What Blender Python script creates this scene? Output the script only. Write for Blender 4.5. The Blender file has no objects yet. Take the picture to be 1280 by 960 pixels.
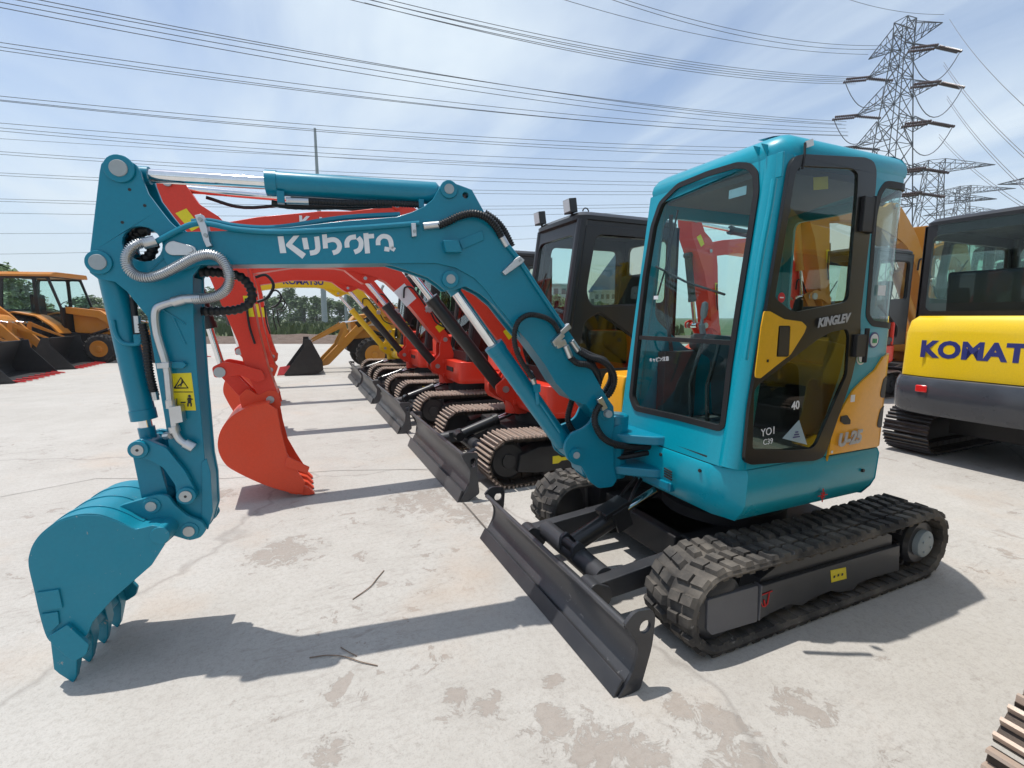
import bpy, bmesh, math, random
from mathutils import Vector, Matrix
from mathutils.geometry import tessellate_polygon
random.seed(7)
SC = bpy.context.scene
COL = SC.collection
V = Vector
# ------------------------------------------------------------------ camera basis (world: X = forward of the machines, Y = towards the viewer's side, Z up)
FPX = 606.3; PITCH = .1362; YAW = 3.5585; CAMH = 1.454
_fw = (math.cos(YAW), math.sin(YAW)); _lf = (-math.sin(YAW), math.cos(YAW))
CAM = V((-(1.3127*_fw[0]+2.9139*_fw[1]), -(1.3127*_lf[0]+2.9139*_lf[1]), CAMH))
def _c2l(a, b, c): return V((a*_fw[0]+b*_fw[1], a*_lf[0]+b*_lf[1], c))
CR = _c2l(1, 0, 0); CF = _c2l(0, math.cos(PITCH), -math.sin(PITCH)); CU = _c2l(0, math.sin(PITCH), math.cos(PITCH))
def ray(px, py): return CF + CR*((px-640)/FPX) - CU*((py-480)/FPX)
def on_plane(px, py, p0, n):
    d = ray(px, py); t = (V(p0)-CAM).dot(V(n))/d.dot(V(n)); return CAM + d*t
def on_y(px, py, y): return on_plane(px, py, (0, y, 0), (0, 1, 0))
def on_x(px, py, x): return on_plane(px, py, (x, 0, 0), (1, 0, 0))
def on_ground(px, py, z=0.0): return on_plane(px, py, (0, 0, z), (0, 0, 1))
def at_dist(px, py, dist):
    d = ray(px, py); h = math.hypot(d.x, d.y); return CAM + d*(dist/h)

# ------------------------------------------------------------------ materials
MATS = {}
def nn(nt, t, x=0, y=0, **kw):
    n = nt.nodes.new(t)
    for k, v in kw.items():
        if k in n.inputs: n.inputs[k].default_value = v
        else: setattr(n, k, v)
    return n
def base_mat(name):
    m = bpy.data.materials.new(name); m.use_nodes = True
    nt = m.node_tree; b = nt.nodes['Principled BSDF']; MATS[name] = m
    return m, nt, b
def ramp(nt, stops):
    r = nt.nodes.new('ShaderNodeValToRGB'); e = r.color_ramp.elements
    while len(e) < len(stops): e.new(.5)
    for el, (p, c) in zip(e, stops):
        el.position = p; el.color = (c if len(c) == 4 else (*c, 1))
    return r
def coords(nt, scale=(1, 1, 1)):
    tc = nt.nodes.new('ShaderNodeTexCoord'); mp = nt.nodes.new('ShaderNodeMapping')
    mp.inputs['Scale'].default_value = scale
    nt.links.new(tc.outputs['Object'], mp.inputs['Vector']); return mp.outputs['Vector']
def noise(nt, vec, scale, detail=4, rough=.55, dist=0):
    n = nt.nodes.new('ShaderNodeTexNoise'); n.inputs['Scale'].default_value = scale
    n.inputs['Detail'].default_value = detail; n.inputs['Roughness'].default_value = rough
    n.inputs['Distortion'].default_value = dist
    nt.links.new(vec, n.inputs['Vector']); return n.outputs['Fac']
def mixc(nt, fac, a, b):
    m = nt.nodes.new('ShaderNodeMix'); m.data_type = 'RGBA'
    for i, v in ((0, fac), (6, a), (7, b)):
        if isinstance(v, (float, int)): m.inputs[i].default_value = v
        elif isinstance(v, tuple): m.inputs[i].default_value = (*v[:3], 1)
        else: nt.links.new(v, m.inputs[i])
    return m.outputs[2]
def bump(nt, b, h, strength, dist=.01):
    bp = nt.nodes.new('ShaderNodeBump'); bp.inputs['Strength'].default_value = strength
    bp.inputs['Distance'].default_value = dist
    nt.links.new(h, bp.inputs['Height']); nt.links.new(bp.outputs['Normal'], b.inputs['Normal'])
def paint(name, col, rough=.35, coat=.4, dust=.25, metal=0., dustcol=(.42, .38, .33), sc=1.0, wob=.03, chips=0.0):
    m, nt, b = base_mat(name); v = coords(nt)
    big = noise(nt, v, 3*sc, 5, .6); fine = noise(nt, v, 60*sc, 4, .6)
    r1 = ramp(nt, [(.42, (0, 0, 0)), (.8, (1, 1, 1))]); nt.links.new(big, r1.inputs[0])
    mul = nt.nodes.new('ShaderNodeMath'); mul.operation = 'MULTIPLY'; mul.inputs[1].default_value = dust
    nt.links.new(r1.outputs[0], mul.inputs[0])
    dark = tuple(c*.82 for c in col)
    c1 = mixc(nt, fine, dark, col); c2 = mixc(nt, mul.outputs[0], c1, dustcol)
    if chips:
        ch = noise(nt, v, 22*sc, 6, .75, .4)
        r2 = ramp(nt, [(.66-.04*chips, (0, 0, 0)), (.70-.04*chips, (1, 1, 1))]); nt.links.new(ch, r2.inputs[0])
        c2 = mixc(nt, r2.outputs[0], c2, tuple(min(1, c*.5+.10) for c in dustcol))
    nt.links.new(c2, b.inputs['Base Color'])
    mr = nt.nodes.new('ShaderNodeMapRange'); mr.inputs['To Min'].default_value = max(.02, rough-.08); mr.inputs['To Max'].default_value = rough+.18
    nt.links.new(big, mr.inputs['Value']); nt.links.new(mr.outputs[0], b.inputs['Roughness'])
    b.inputs['Specular IOR Level'].default_value = .35; b.inputs['Metallic'].default_value = metal; b.inputs['Coat Weight'].default_value = coat; b.inputs['Coat Roughness'].default_value = .12
    bump(nt, b, big if wob < 0 else fine, abs(wob), .004)
    return m
def metal(name, col, rough, aniso=0, v_=30, wob=.05):
    m, nt, b = base_mat(name); v = coords(nt); f = noise(nt, v, v_, 4)
    nt.links.new(mixc(nt, f, tuple(c*.75 for c in col), col), b.inputs['Base Color'])
    mr = nt.nodes.new('ShaderNodeMapRange'); mr.inputs['To Min'].default_value = rough*.7; mr.inputs['To Max'].default_value = rough*1.4
    nt.links.new(f, mr.inputs['Value']); nt.links.new(mr.outputs[0], b.inputs['Roughness'])
    b.inputs['Metallic'].default_value = 1; bump(nt, b, f, wob, .002)
    return m
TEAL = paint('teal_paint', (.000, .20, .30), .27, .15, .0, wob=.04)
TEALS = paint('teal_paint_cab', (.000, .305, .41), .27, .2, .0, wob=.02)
TEALB = paint('teal_paint_scuffed', (.000, .215, .31), .42, .15, .04, wob=.08, chips=.3)
RED = paint('red_paint', (.74, .038, .014), .35, .2, .02)
REDB = paint('red_orange_paint', (.78, .065, .018), .42, .15, .05)
ORG = paint('orange_paint', (.92, .40, .008), .32, .3, .0)
YEL = paint('yellow_paint', (.88, .58, .006), .32, .45, .05)
CATY = paint('ochre_paint', (.55, .24, .025), .42, .2, .18)
JCB = paint('loader_orange_paint', (.60, .22, .02), .42, .25, .15)
DYEL = paint('door_yellow_paint', (.80, .42, .006), .35, .4, .03)
TWIG = paint('dry_twig', (.20, .14, .10), .8, 0, .2)
BLKP = paint('black_paint', (.012, .012, .013), .35, .3, .12, dustcol=(.12, .11, .10))
BLKM = paint('matt_black_frame', (.018, .017, .018), .5, .1, .2, dustcol=(.13, .12, .11))
GREY = paint('blade_grey', (.065, .065, .070), .36, .15, .35, metal=.2, dustcol=(.13, .125, .12), chips=.6)
GREYD = paint('dark_grey_steel', (.03, .031, .036), .4, .2, .3, dustcol=(.12, .115, .11))
CWGT = paint('counterweight_grey', (.045, .05, .062), .25, .5, .15, dustcol=(.2, .2, .2))
CABD = paint('cab_black', (.011, .010, .011), .32, .25, .05, dustcol=(.10, .09, .09))
PLATE = paint('cover_plate_grey', (.11, .11, .12), .5, .1, .3, dustcol=(.2, .19, .18), chips=.4)
RUB = paint('track_rubber', (.042, .039, .037), .8, 0, .85, dustcol=(.23, .20, .165), sc=1.6, wob=.35, chips=.8)
RUBD = paint('tyre_rubber', (.022, .021, .021), .8, 0, .5, dustcol=(.14, .12, .10), wob=.2)
HOSE = paint('black_hose', (.010, .010, .011), .38, 0, .1, dustcol=(.1, .1, .1))
DOORM = paint('door_frame_black', (.006, .006, .006), .28, .2, .03, dustcol=(.05, .05, .05))
SEAL = paint('rubber_seal', (.012, .012, .013), .5, 0, .1, dustcol=(.08, .08, .08))
SEATM = paint('seat_fabric', (.02, .022, .026), .6, 0, .1, dustcol=(.1, .1, .1))
PLAS = paint('plastic_wrap', (.35, .38, .42), .18, .6, .4, dustcol=(.6, .62, .65), sc=3, wob=.5)
INTER = paint('cab_interior', (.10, .10, .105), .6, 0, .1, dustcol=(.1, .1, .1))
TSHOE = paint('track_shoe_steel', (.050, .040, .034), .5, 0, .6, metal=.5, dustcol=(.16, .11, .08), sc=3, wob=.2)
TGROU = paint('worn_grouser_steel', (.50, .40, .33), .45, 0, .5, metal=.3, dustcol=(.42, .26, .17), sc=5, wob=.2)
CHROME = metal('chrome', (.86, .87, .88), .07, wob=.01)
ZINC = metal('zinc_fitting', (.62, .63, .64), .34)
PIN = metal('pin_steel', (.50, .52, .52), .5)
PAINTPIN = paint('dull_pin_paint', (.33, .38, .40), .5, .1, .3)
STL = paint('pylon_steel', (.10, .105, .115), .6, 0, .2, dustcol=(.15, .15, .16), sc=.2)
INSUL = paint('insulator_brown', (.06, .022, .018), .3, .3, .1)
WIRE = paint('wire_metal', (.17, .17, .19), .6, 0, .1, dustcol=(.12, .12, .12))
CONCP = paint('concrete_pole', (.42, .42, .41), .8, 0, .4, sc=.4)
WHT = paint('white_decal', (.78, .79, .80), .4, .2, .05)
SIL = paint('silver_lettering', (.45, .46, .48), .35, .3, .05)
DKDEC = paint('dark_decal', (.02, .022, .03), .4, .2, .05)
NAVY = paint('navy_lettering', (.03, .04, .20), .35, .3, .05)
YDEC = paint('yellow_decal', (.82, .66, .01), .4, .2, .05)
REDM = paint('red_mark', (.55, .02, .02), .5, 0, .05)
REFL = paint('red_reflector', (.8, .02, .02), .15, .8, .0)
GRN = paint('green_sticker', (.02, .35, .12), .4, .2, .02)
BLUW = paint('pale_sticker', (.30, .42, .50), .4, .2, .02)
LENS = paint('lamp_lens', (.62, .64, .66), .15, .8, .05)
def mk_glass(name, tint=(.78, .90, .88), tr=.82, rough=.01, ior=1.42):
    m = bpy.data.materials.new(name); m.use_nodes = True; nt = m.node_tree; nt.nodes.clear(); MATS[name] = m
    out = nt.nodes.new('ShaderNodeOutputMaterial'); t = nt.nodes.new('ShaderNodeBsdfTransparent'); g = nt.nodes.new('ShaderNodeBsdfGlossy')
    t.inputs['Color'].default_value = (*[c*tr for c in tint], 1); g.inputs['Roughness'].default_value = rough
    g.inputs['Color'].default_value = (.95, 1, 1, 1)
    lw = nt.nodes.new('ShaderNodeFresnel'); lw.inputs['IOR'].default_value = ior
    ad = nt.nodes.new('ShaderNodeMath'); ad.operation = 'ADD'; ad.inputs[1].default_value = .0; nt.links.new(lw.outputs[0], ad.inputs[0])
    ge = nt.nodes.new('ShaderNodeNewGeometry'); iv = nt.nodes.new('ShaderNodeMath'); iv.operation = 'SUBTRACT'; iv.inputs[0].default_value = 1; nt.links.new(ge.outputs['Backfacing'], iv.inputs[1])
    mu = nt.nodes.new('ShaderNodeMath'); mu.operation = 'MULTIPLY'; nt.links.new(ad.outputs[0], mu.inputs[0]); nt.links.new(iv.outputs[0], mu.inputs[1])
    mx = nt.nodes.new('ShaderNodeMixShader'); nt.links.new(mu.outputs[0], mx.inputs[0])
    nt.links.new(t.outputs[0], mx.inputs[1]); nt.links.new(g.outputs[0], mx.inputs[2]); nt.links.new(mx.outputs[0], out.inputs[0])
    return m
GLS = mk_glass('cab_glass', (.90, .99, .97), .97)
GLSD = mk_glass('tinted_glass', (.88, .92, .82), .84, ior=1.5)

# ------------------------------------------------------------------ mesh builder
AUTO = {'cab_cross_frame', 'hose_fitting', 'side_cutter', 'wear_pad', 'port_block', 'weld_bead', 'skirt_bolt', 'vent_slots', 'threaded_hole', 'lamp_bracket_', 'clamp_bolt', 'blade_hose', 'swing_hose', 'bucket_ear', 'wear_strip', 'hydraulic_pipe', 'arm_hose'}
class MB:
    def __init__(s): s.v = []; s.f = []; s.c = []
    def cut(s):
        if s.f and (not s.c or s.c[-1] != (len(s.v), len(s.f))): s.c.append((len(s.v), len(s.f)))
        return s
    def add(s, vs, fs):
        o = len(s.v); s.v += [V(p) for p in vs]; s.f += [tuple(i+o for i in f) for f in fs]; return s
    def box(s, c, size, M=None):
        x, y, z = [k/2 for k in size]; M = M or Matrix.Identity(3)
        vs = [V(c)+M@V((a*x, b*y, d*z)) for a in (-1, 1) for b in (-1, 1) for d in (-1, 1)]
        return s.add(vs, [(0, 1, 3, 2), (4, 6, 7, 5), (0, 4, 5, 1), (2, 3, 7, 6), (0, 2, 6, 4), (1, 5, 7, 3)])
    def beam(s, p0, p1, w, h, up=(0, 0, 1), w2=None, h2=None):
        p0 = V(p0); p1 = V(p1); d = (p1-p0).normalized(); sd = d.cross(V(up)).normalized(); u = sd.cross(d).normalized()
        w2 = w2 or w; h2 = h2 or h
        vs = [p0+sd*a*w/2+u*b*h/2 for a, b in ((-1, -1), (1, -1), (1, 1), (-1, 1))] + [p1+sd*a*w2/2+u*b*h2/2 for a, b in ((-1, -1), (1, -1), (1, 1), (-1, 1))]
        return s.add(vs, [(0, 3, 2, 1), (4, 5, 6, 7), (0, 1, 5, 4), (1, 2, 6, 5), (2, 3, 7, 6), (3, 0, 4, 7)])
    def prism(s, pts, t0, t1, fr, holes=()):
        """pts: (a,b) outline; fr(a,b,t) -> point; extruded from t0 to t1"""
        loops = [list(pts)] + [list(h) for h in holes]
        if not holes:
            n = len(pts); vs = [fr(a, b, t0) for a, b in pts] + [fr(a, b, t1) for a, b in pts]
            fs = [tuple(range(n))[::-1], tuple(range(n, 2*n))] + [(i, (i+1) % n, n+(i+1) % n, n+i) for i in range(n)]
            return s.add(vs, fs)
        flat = [p for l in loops for p in l]; N = len(flat)
        tris = tessellate_polygon([[V((a, b, 0)) for a, b in l] for l in loops])
        vs = [fr(a, b, t0) for a, b in flat] + [fr(a, b, t1) for a, b in flat]
        fs = [tuple(t) for t in tris] + [tuple(i+N for i in t)[::-1] for t in tris]
        o = 0
        for l in loops:
            n = len(l); fs += [(o+i, o+(i+1) % n, N+o+(i+1) % n, N+o+i) for i in range(n)]; o += n
        return s.add(vs, fs)
    def cyl(s, p0, p1, r0, r1=None, n=20, caps=True):
        p0 = V(p0); p1 = V(p1); r1 = r0 if r1 is None else r1
        d = (p1-p0).normalized(); a = d.orthogonal().normalized(); b = d.cross(a)
        vs = []
        for p, r in ((p0, r0), (p1, r1)):
            vs += [p+(a*math.cos(2*math.pi*i/n)+b*math.sin(2*math.pi*i/n))*r for i in range(n)]
        fs = [(i, (i+1) % n, n+(i+1) % n, n+i) for i in range(n)]
        if caps: fs += [tuple(range(n))[::-1], tuple(range(n, 2*n))]
        return s.add(vs, fs)
    def lathe(s, p0, axis, prof, n=24):
        """prof: (dist along axis, radius)"""
        p0 = V(p0); d = V(axis).normalized(); a = d.orthogonal().normalized(); b = d.cross(a); vs = []; fs = []
        for h, r in prof: vs += [p0+d*h+(a*math.cos(2*math.pi*i/n)+b*math.sin(2*math.pi*i/n))*max(r, 1e-5) for i in range(n)]
        for k in range(len(prof)-1): fs += [(k*n+i, k*n+(i+1) % n, (k+1)*n+(i+1) % n, (k+1)*n+i) for i in range(n)]
        fs += [tuple(range(n))[::-1], tuple(range((len(prof)-1)*n, len(prof)*n))]
        return s.add(vs, fs)
    def tube(s, pts, r, n=8, caps=True, closed=False):
        pts = [V(p) for p in pts]; m = len(pts); vs = []; fs = []
        rr = r if isinstance(r, (list, tuple)) else [r]*m
        u = None
        for i, p in enumerate(pts):
            if closed: d = (pts[(i+1) % m]-pts[i-1])
            else: d = pts[min(i+1, m-1)]-pts[max(i-1, 0)]
            d = d.normalized() if d.length > 1e-9 else V((0, 0, 1))
            if u is None: u = d.orthogonal().normalized()
            else:
                u = u-d*u.dot(d); u = u.normalized() if u.length > 1e-6 else d.orthogonal().normalized()
            w = d.cross(u)
            vs += [p+(u*math.cos(2*math.pi*k/n)+w*math.sin(2*math.pi*k/n))*rr[i] for k in range(n)]
        for i in range(m if closed else m-1):
            j = (i+1) % m
            fs += [(i*n+k, i*n+(k+1) % n, j*n+(k+1) % n, j*n+k) for k in range(n)]
        if caps and not closed: fs += [tuple(range(n))[::-1], tuple(range((m-1)*n, m*n))]
        return s.add(vs, fs)
    def build(s, name, mat, parent=None, bevel=0, smooth=35, loc=None):
        if name in AUTO and not s.c:
            par = list(range(len(s.v)))
            def fd(i):
                while par[i] != i: par[i] = par[par[i]]; i = par[i]
                return i
            for f in s.f:
                for i in f[1:]: par[fd(i)] = fd(f[0])
            roots = {}
            for f in s.f: roots.setdefault(fd(f[0]), []).append(f)
            if len(roots) > 1:
                first = None
                for fs in roots.values():
                    ids = sorted({i for f in fs for i in f}); mp_ = {i: k for k, i in enumerate(ids)}; p = MB(); p.v = [s.v[i] for i in ids]; p.f = [tuple(mp_[i] for i in f) for f in fs]
                    o = p.build(name, mat, parent, bevel, smooth); first = first or o
                return first
        if s.c:      # several separate pieces: each becomes an object of its own
            cs = [(0, 0)]+s.c+([(len(s.v), len(s.f))] if s.c[-1][1] < len(s.f) else []); first = None
            for (v0, f0), (v1, f1) in zip(cs, cs[1:]):
                p = MB(); p.v = s.v[v0:v1]; p.f = [tuple(i-v0 for i in f) for f in s.f[f0:f1]]
                o = p.build(name, mat, parent, bevel, smooth); first = first or o
            return first
        me = bpy.data.meshes.new(name); me.from_pydata([tuple(p) for p in s.v], [], s.f)
        bm = bmesh.new(); bm.from_mesh(me)
        bmesh.ops.recalc_face_normals(bm, faces=bm.faces)
        lim = math.radians(smooth)
        for f in bm.faces: f.smooth = True
        for e in bm.edges:
            if len(e.link_faces) != 2 or e.calc_face_angle(9) > lim: e.smooth = False
        bm.to_mesh(me); bm.free(); me.materials.append(mat)
        o = bpy.data.objects.new(name, me); COL.objects.link(o)
        if parent is not None: o.parent = parent
        if bevel:
            b = o.modifiers.new('edge', 'BEVEL'); b.width = bevel; b.segments = 2; b.limit_method = 'ANGLE'; b.angle_limit = math.radians(40); b.harden_normals = True
        return o
def tag(o, label=None, cat=None, group=None, kind=None):
    if label: o['label'] = label
    if cat: o['category'] = cat
    if group: o['group'] = group
    if kind: o['kind'] = kind
    return o
def empty(name, label, cat, loc=(0, 0, 0), rz=0, group=None):
    o = bpy.data.objects.new(name, None); COL.objects.link(o); o.location = loc; o.rotation_euler = (0, 0, rz); o.empty_display_size = .2
    return tag(o, label, cat, group)
def copy_tree(o, parent=None):
    c = o.copy(); COL.objects.link(c); c.parent = parent
    for ch in list(o.children): copy_tree(ch, c)
    return c
def cr(pts, n=8, closed=False):
    """Catmull-Rom through 2D or 3D points"""
    P = [V(p) for p in pts]; out = []; m = len(P)
    for i in range(m if closed else m-1):
        a = P[(i-1) % m] if (closed or i > 0) else P[0]*2-P[1]; b = P[i]; c = P[(i+1) % m]
        d = P[(i+2) % m] if (closed or i < m-2) else P[-1]*2-P[-2]
        for k in range(n):
            t = k/n; out.append(.5*((2*b)+(c-a)*t+(2*a-5*b+4*c-d)*t*t+(3*b-a-3*c+d)*t**3))
    if not closed: out.append(P[-1])
    return out
def resample(pts, step):
    pts = [V(p) for p in pts]; out = [pts[0]]; acc = 0
    for a, b in zip(pts, pts[1:]):
        L = (b-a).length
        while acc+L >= step and L > 0:
            t = (step-acc)/L; a = a.lerp(b, t); out.append(a); L = (b-a).length; acc = 0
        acc += L
    out.append(pts[-1]); return out
def circ(cx, cy, r, n=16, ph=0): return [(cx+r*math.cos(2*math.pi*i/n+ph), cy+r*math.sin(2*math.pi*i/n+ph)) for i in range(n)]
def rrect(x0, y0, x1, y1, r, n=4):
    out = []
    for cx, cy, a0 in ((x1-r, y1-r, 0), (x0+r, y1-r, 90), (x0+r, y0+r, 180), (x1-r, y0+r, 270)):
        out += [(cx+r*math.cos(math.radians(a0+90*k/n)), cy+r*math.sin(math.radians(a0+90*k/n))) for k in range(n+1)]
    return out
def fillet(pts, r, n=4):
    """round the corners of a closed 2D polygon"""
    out = []; m = len(pts)
    for i in range(m):
        a, b, c = V((*pts[i-1][:2], 0)), V((*pts[i][:2], 0)), V((*pts[(i+1) % m][:2], 0))
        ri = r[i] if isinstance(r, (list, tuple)) else r
        la, lc = (a-b).length, (c-b).length
        d = min(ri, la*.45, lc*.45)
        if d < 1e-5: out.append((b.x, b.y)); continue
        p = b+(a-b).normalized()*d; q = b+(c-b).normalized()*d
        for k in range(n+1):
            t = k/n; w = p*(1-t)**2+b*2*t*(1-t)+q*t*t; out.append((w.x, w.y))
    return out
def ribbed(mb, path, r, pitch, depth, n=10):
    pts = resample(path, pitch/4)
    rs = [r*(1+depth*(.5 if i % 4 in (0, 1) else -.5)) for i in range(len(pts))]
    mb.tube(pts, rs, n)
def text_obj(name, body, size, origin, right, up, mat, parent, extrude=.001, bold=0.0, shear=0.0, space=1.0, align='CENTER', off=0.0):
    cu = bpy.data.curves.new(name, 'FONT'); cu.body = body; cu.size = size; cu.extrude = extrude; cu.offset = bold; cu.shear = shear
    cu.space_character = space; cu.align_x = align; cu.align_y = 'CENTER'; cu.resolution_u = 3
    t = bpy.data.objects.new(name+'_tmp', cu); COL.objects.link(t)
    dg = bpy.context.evaluated_depsgraph_get(); dg.update()
    me = bpy.data.meshes.new_from_object(t.evaluated_get(dg)); bpy.data.objects.remove(t)
    r = V(right).normalized(); u0 = V(up); u = (u0-r*u0.dot(r)).normalized(); n = r.cross(u)
    M = Matrix((r, u, n)).transposed().to_4x4(); M.translation = V(origin)+n*off
    me.transform(M); me.materials.clear(); me.materials.append(mat)
    o = bpy.data.objects.new(name, me); COL.objects.link(o); o.parent = parent
    return o
def stroke2(pts, w):
    """2D ribbon outline of an open polyline (for custom lettering)"""
    P = [V((p[0], p[1], 0)) for p in pts]; L = []; R = []
    for i, p in enumerate(P):
        d = (P[min(i+1, len(P)-1)]-P[max(i-1, 0)]).normalized(); nrm = V((-d.y, d.x, 0))
        L.append(p+nrm*w/2); R.append(p-nrm*w/2)
    return [(a.x, a.y) for a in L+R[::-1]]
def shrink(poly, k):
    """inward offset of a simple polygon"""
    m = len(poly); A = sum(poly[i][0]*poly[(i+1) % m][1]-poly[(i+1) % m][0]*poly[i][1] for i in range(m)); sg = 1 if A > 0 else -1; out = []
    for i in range(m):
        a = V((*poly[i-1], 0)); b = V((*poly[i], 0)); c = V((*poly[(i+1) % m], 0))
        n1 = V((-(b-a).y, (b-a).x, 0)); n2 = V((-(c-b).y, (c-b).x, 0))
        n1 = n1.normalized() if n1.length > 1e-7 else n2.normalized(); n2 = n2.normalized() if n2.length > 1e-7 else n1
        nn_ = (n1+n2); nn_ = nn_.normalized() if nn_.length > 1e-6 else n1
        sc = 1/max(.5, nn_.dot(n1)); q = b+nn_*sg*k*sc; out.append((q.x, q.y))
    return out
EXPO = 0.27
# ================================================================== HERO: teal compact excavator
HERO = empty('compact_excavator', 'teal compact excavator with yellow door plate and orange rear hood, nearest in the row', 'excavator')
def XYZ(a, b, t): return V((a, b, t))
# ---- rubber / steel tracks
def oval(L, H, R, n_arc=12, n_str=10):
    """closed side path of a track: half length L, height H, from bottom front, counter-clockwise"""
    r = H/2; pts = []
    for i in range(n_str): pts.append((-L+r+(2*L-2*r)*i/n_str, 0))
    for i in range(n_arc): a = -math.pi/2+math.pi*i/n_arc; pts.append((L-r+r*math.cos(a), r+r*math.sin(a)))
    for i in range(n_str):
        t = i/n_str; pts.append((L-r-(2*L-2*r)*t, H-R*math.sin(math.pi*t)))
    for i in range(n_arc): a = math.pi/2+math.pi*i/n_arc; pts.append((-L+r+r*math.cos(a), r+r*math.sin(a)))
    return pts
def path_frames(pts, n):
    P = [V((a, 0, b)) for a, b in pts]; P.append(P[0]); Ls = [0]
    for a, b in zip(P, P[1:]): Ls.append(Ls[-1]+(b-a).length)
    tot = Ls[-1]; out = []; j = 0
    for i in range(n):
        d = tot*i/n
        while Ls[j+1] < d: j += 1
        t = (d-Ls[j])/(Ls[j+1]-Ls[j]); p = P[j].lerp(P[j+1], t)
        a = P[j-1] if j else P[-2]; e = P[(j+2) % len(P)] if j+2 < len(P) else P[1]
        tan = ((P[j+1]-P[j]).normalized()*1.0+((P[j]-a).normalized()*(1-t)+(e-P[j+1]).normalized()*t if (e-P[j+1]).length > 1e-6 else V((0, 0, 0)))).normalized()
        out.append((p, tan, V((tan.z, 0, -tan.x))))
    return out, tot/n
def offset_path(pts, d):
    out = []; m = len(pts)
    for i in range(m):
        a = V((*pts[i-1], 0)); c = V((*pts[(i+1) % m], 0)); t = (c-a).normalized(); out.append((pts[i][0]-(-t.y)*d*1, pts[i][1]-(t.x)*d)) if False else out.append((pts[i][0]+t.y*d, pts[i][1]-t.x*d))
    return out
def rubber_track(parent, y0, y1, L, H, side, hero=True):
    belt = MB(); lug = .020
    mid = oval(L-.03, H-.06, .012); mid = [(a, b+.03) for a, b in mid]
    fr, pitch = path_frames(mid, 104)
    # belt body
    vs = []; fs = []; n = len(fr); prof = [(-.0, .0), (.004, 1)]
    sec = [(y0, .0), (y0+.008, .018), (y1-.008, .018), (y1, .0), (y1-.012, -.016), (y1-.10, -.018), (y0+.10, -.018), (y0+.012, -.016)]
    for p, t, nrm in fr:
        for yy, o in sec: vs.append(p+nrm*o+V((0, yy, 0)))
    k = len(sec)
    for i in range(n):
        j = (i+1) % n; fs += [(i*k+a, j*k+a, j*k+(a+1) % k, i*k+(a+1) % k) for a in range(k)]
    belt.add(vs, fs)
    # tread blocks, two staggered chevron rows plus small shoulder blocks; inner drive lugs
    rows = 52; fr2, pitch2 = path_frames(mid, rows); yc = (y0+y1)/2; W = y1-y0
    rnd = random.Random(3)
    for i, (p, t, nrm) in enumerate(fr2):
        for s_, ph in ((-1, 0), (1, .5)):
            q, t2, n2 = fr2[i] if ph == 0 else fr[(2*i+1) % len(fr)]
            ya, yb = (y0+.004, yc-.006) if s_ < 0 else (yc+.006, y1-.004)
            w = pitch2*.62; sk = .012*s_
            jj = rnd.uniform(-.002, .002); hgt = lug+rnd.uniform(-.003, .002)
            base = []; top = []
            for yy, dd in ((ya, -sk), (yb, sk)):
                for sg in (-1, 1):
                    base.append(q+t2*(sg*w/2+dd)+n2*.016+V((0, yy, 0)))
                    top.append(q+t2*(sg*w*.42+dd)+n2*(.018+hgt)+V((0, yy+(.010 if yy == ya else -.010)+jj, 0)))
            # split into two blocks by a groove
            for f0, f1 in ((0, .46), (.54, 1)):
                B = [base[0].lerp(base[2], f0), base[1].lerp(base[3], f0), base[3].lerp(base[1], 1-f1), base[2].lerp(base[0], 1-f1)]
                T = [top[0].lerp(top[2], f0), top[1].lerp(top[3], f0), top[3].lerp(top[1], 1-f1), top[2].lerp(top[0], 1-f1)]
                if (i+(s_ > 0)) % 2: 
                    if f0 == 0 and s_ < 0 or f1 == 1 and s_ > 0: T = [b+(tt-b)*.75 for b, tt in zip(B, T)]
                belt.add(B+T, [(0, 3, 2, 1), (4, 5, 6, 7), (0, 1, 5, 4), (1, 2, 6, 5), (2, 3, 7, 6), (3, 0, 4, 7)])
        for s_ in (-1, 1):
            c = p-nrm*.034+V((0, yc+s_*.035, 0)); R = Matrix((t, V((0, 1, 0)), nrm)).transposed()
            belt.box(c, (pitch2*.45, .02, .04), R)
        belt.box(p-nrm*.021+V((0, yc+side*(W*.36), 0)), (pitch2*.4, .06, .008), Matrix((t, V((0, 1, 0)), nrm)).transposed())
    bo = belt.build('rubber_track', RUB, parent, smooth=30)
    yo = y1 if side > 0 else y0; yi = y0 if side > 0 else y1; sg = side; r = H/2
    def yy(d): return yo-sg*d
    fpx = [(949, 734), (1036, 708), (1125, 682), (1124, 713), (1100, 720), (1075, 728), (1066, 738), (1049, 741), (1039, 739), (1016, 748), (1003, 757), (987, 756), (957, 770), (948, 777)]
    fpl = [(p.x, p.z) for p in (on_y(a, b, .72) for a, b in fpx)]
    f = MB()
    f.prism([(-.52, .11), (-.50, .29), (-.40, .33), (.35, .33), (.50, .27), (.52, .12)], yy(.055), yy(.16), lambda a, b, t: V((a, t, b)))
    f.prism(fpl, yy(.03), yy(.055), lambda a, b, t: V((a, t, b)))
    f.box((0, yy(.09), .34), (.10, .08, .05))
    fo = f.build('track_frame', GREYD, bo, bevel=.004)
    c = MB(); q = [(p.x, p.z) for p in (on_y(a, b, .722) for a, b in [(883, 749), (946, 731), (945, 776), (888, 793), (882, 787)])]
    c.prism(fillet(q, .008), yy(.02), yy(.05), lambda a, b, t: V((a, t, b)))
    p9 = on_y(947.5, 752, .72); c.box((p9.x, yy(.035), p9.z), (.010, .04, .17))
    c.build('cover_plate', PLATE, bo, bevel=.003)
    w = MB(); w.lathe((L-r, yy(.03), r), (0, -sg, 0), [(0, .02), (0, .10), (.02, .145), (.10, .145), (.12, .10), (.12, .02)]); w.build('idler_wheel', GREYD, bo)
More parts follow.
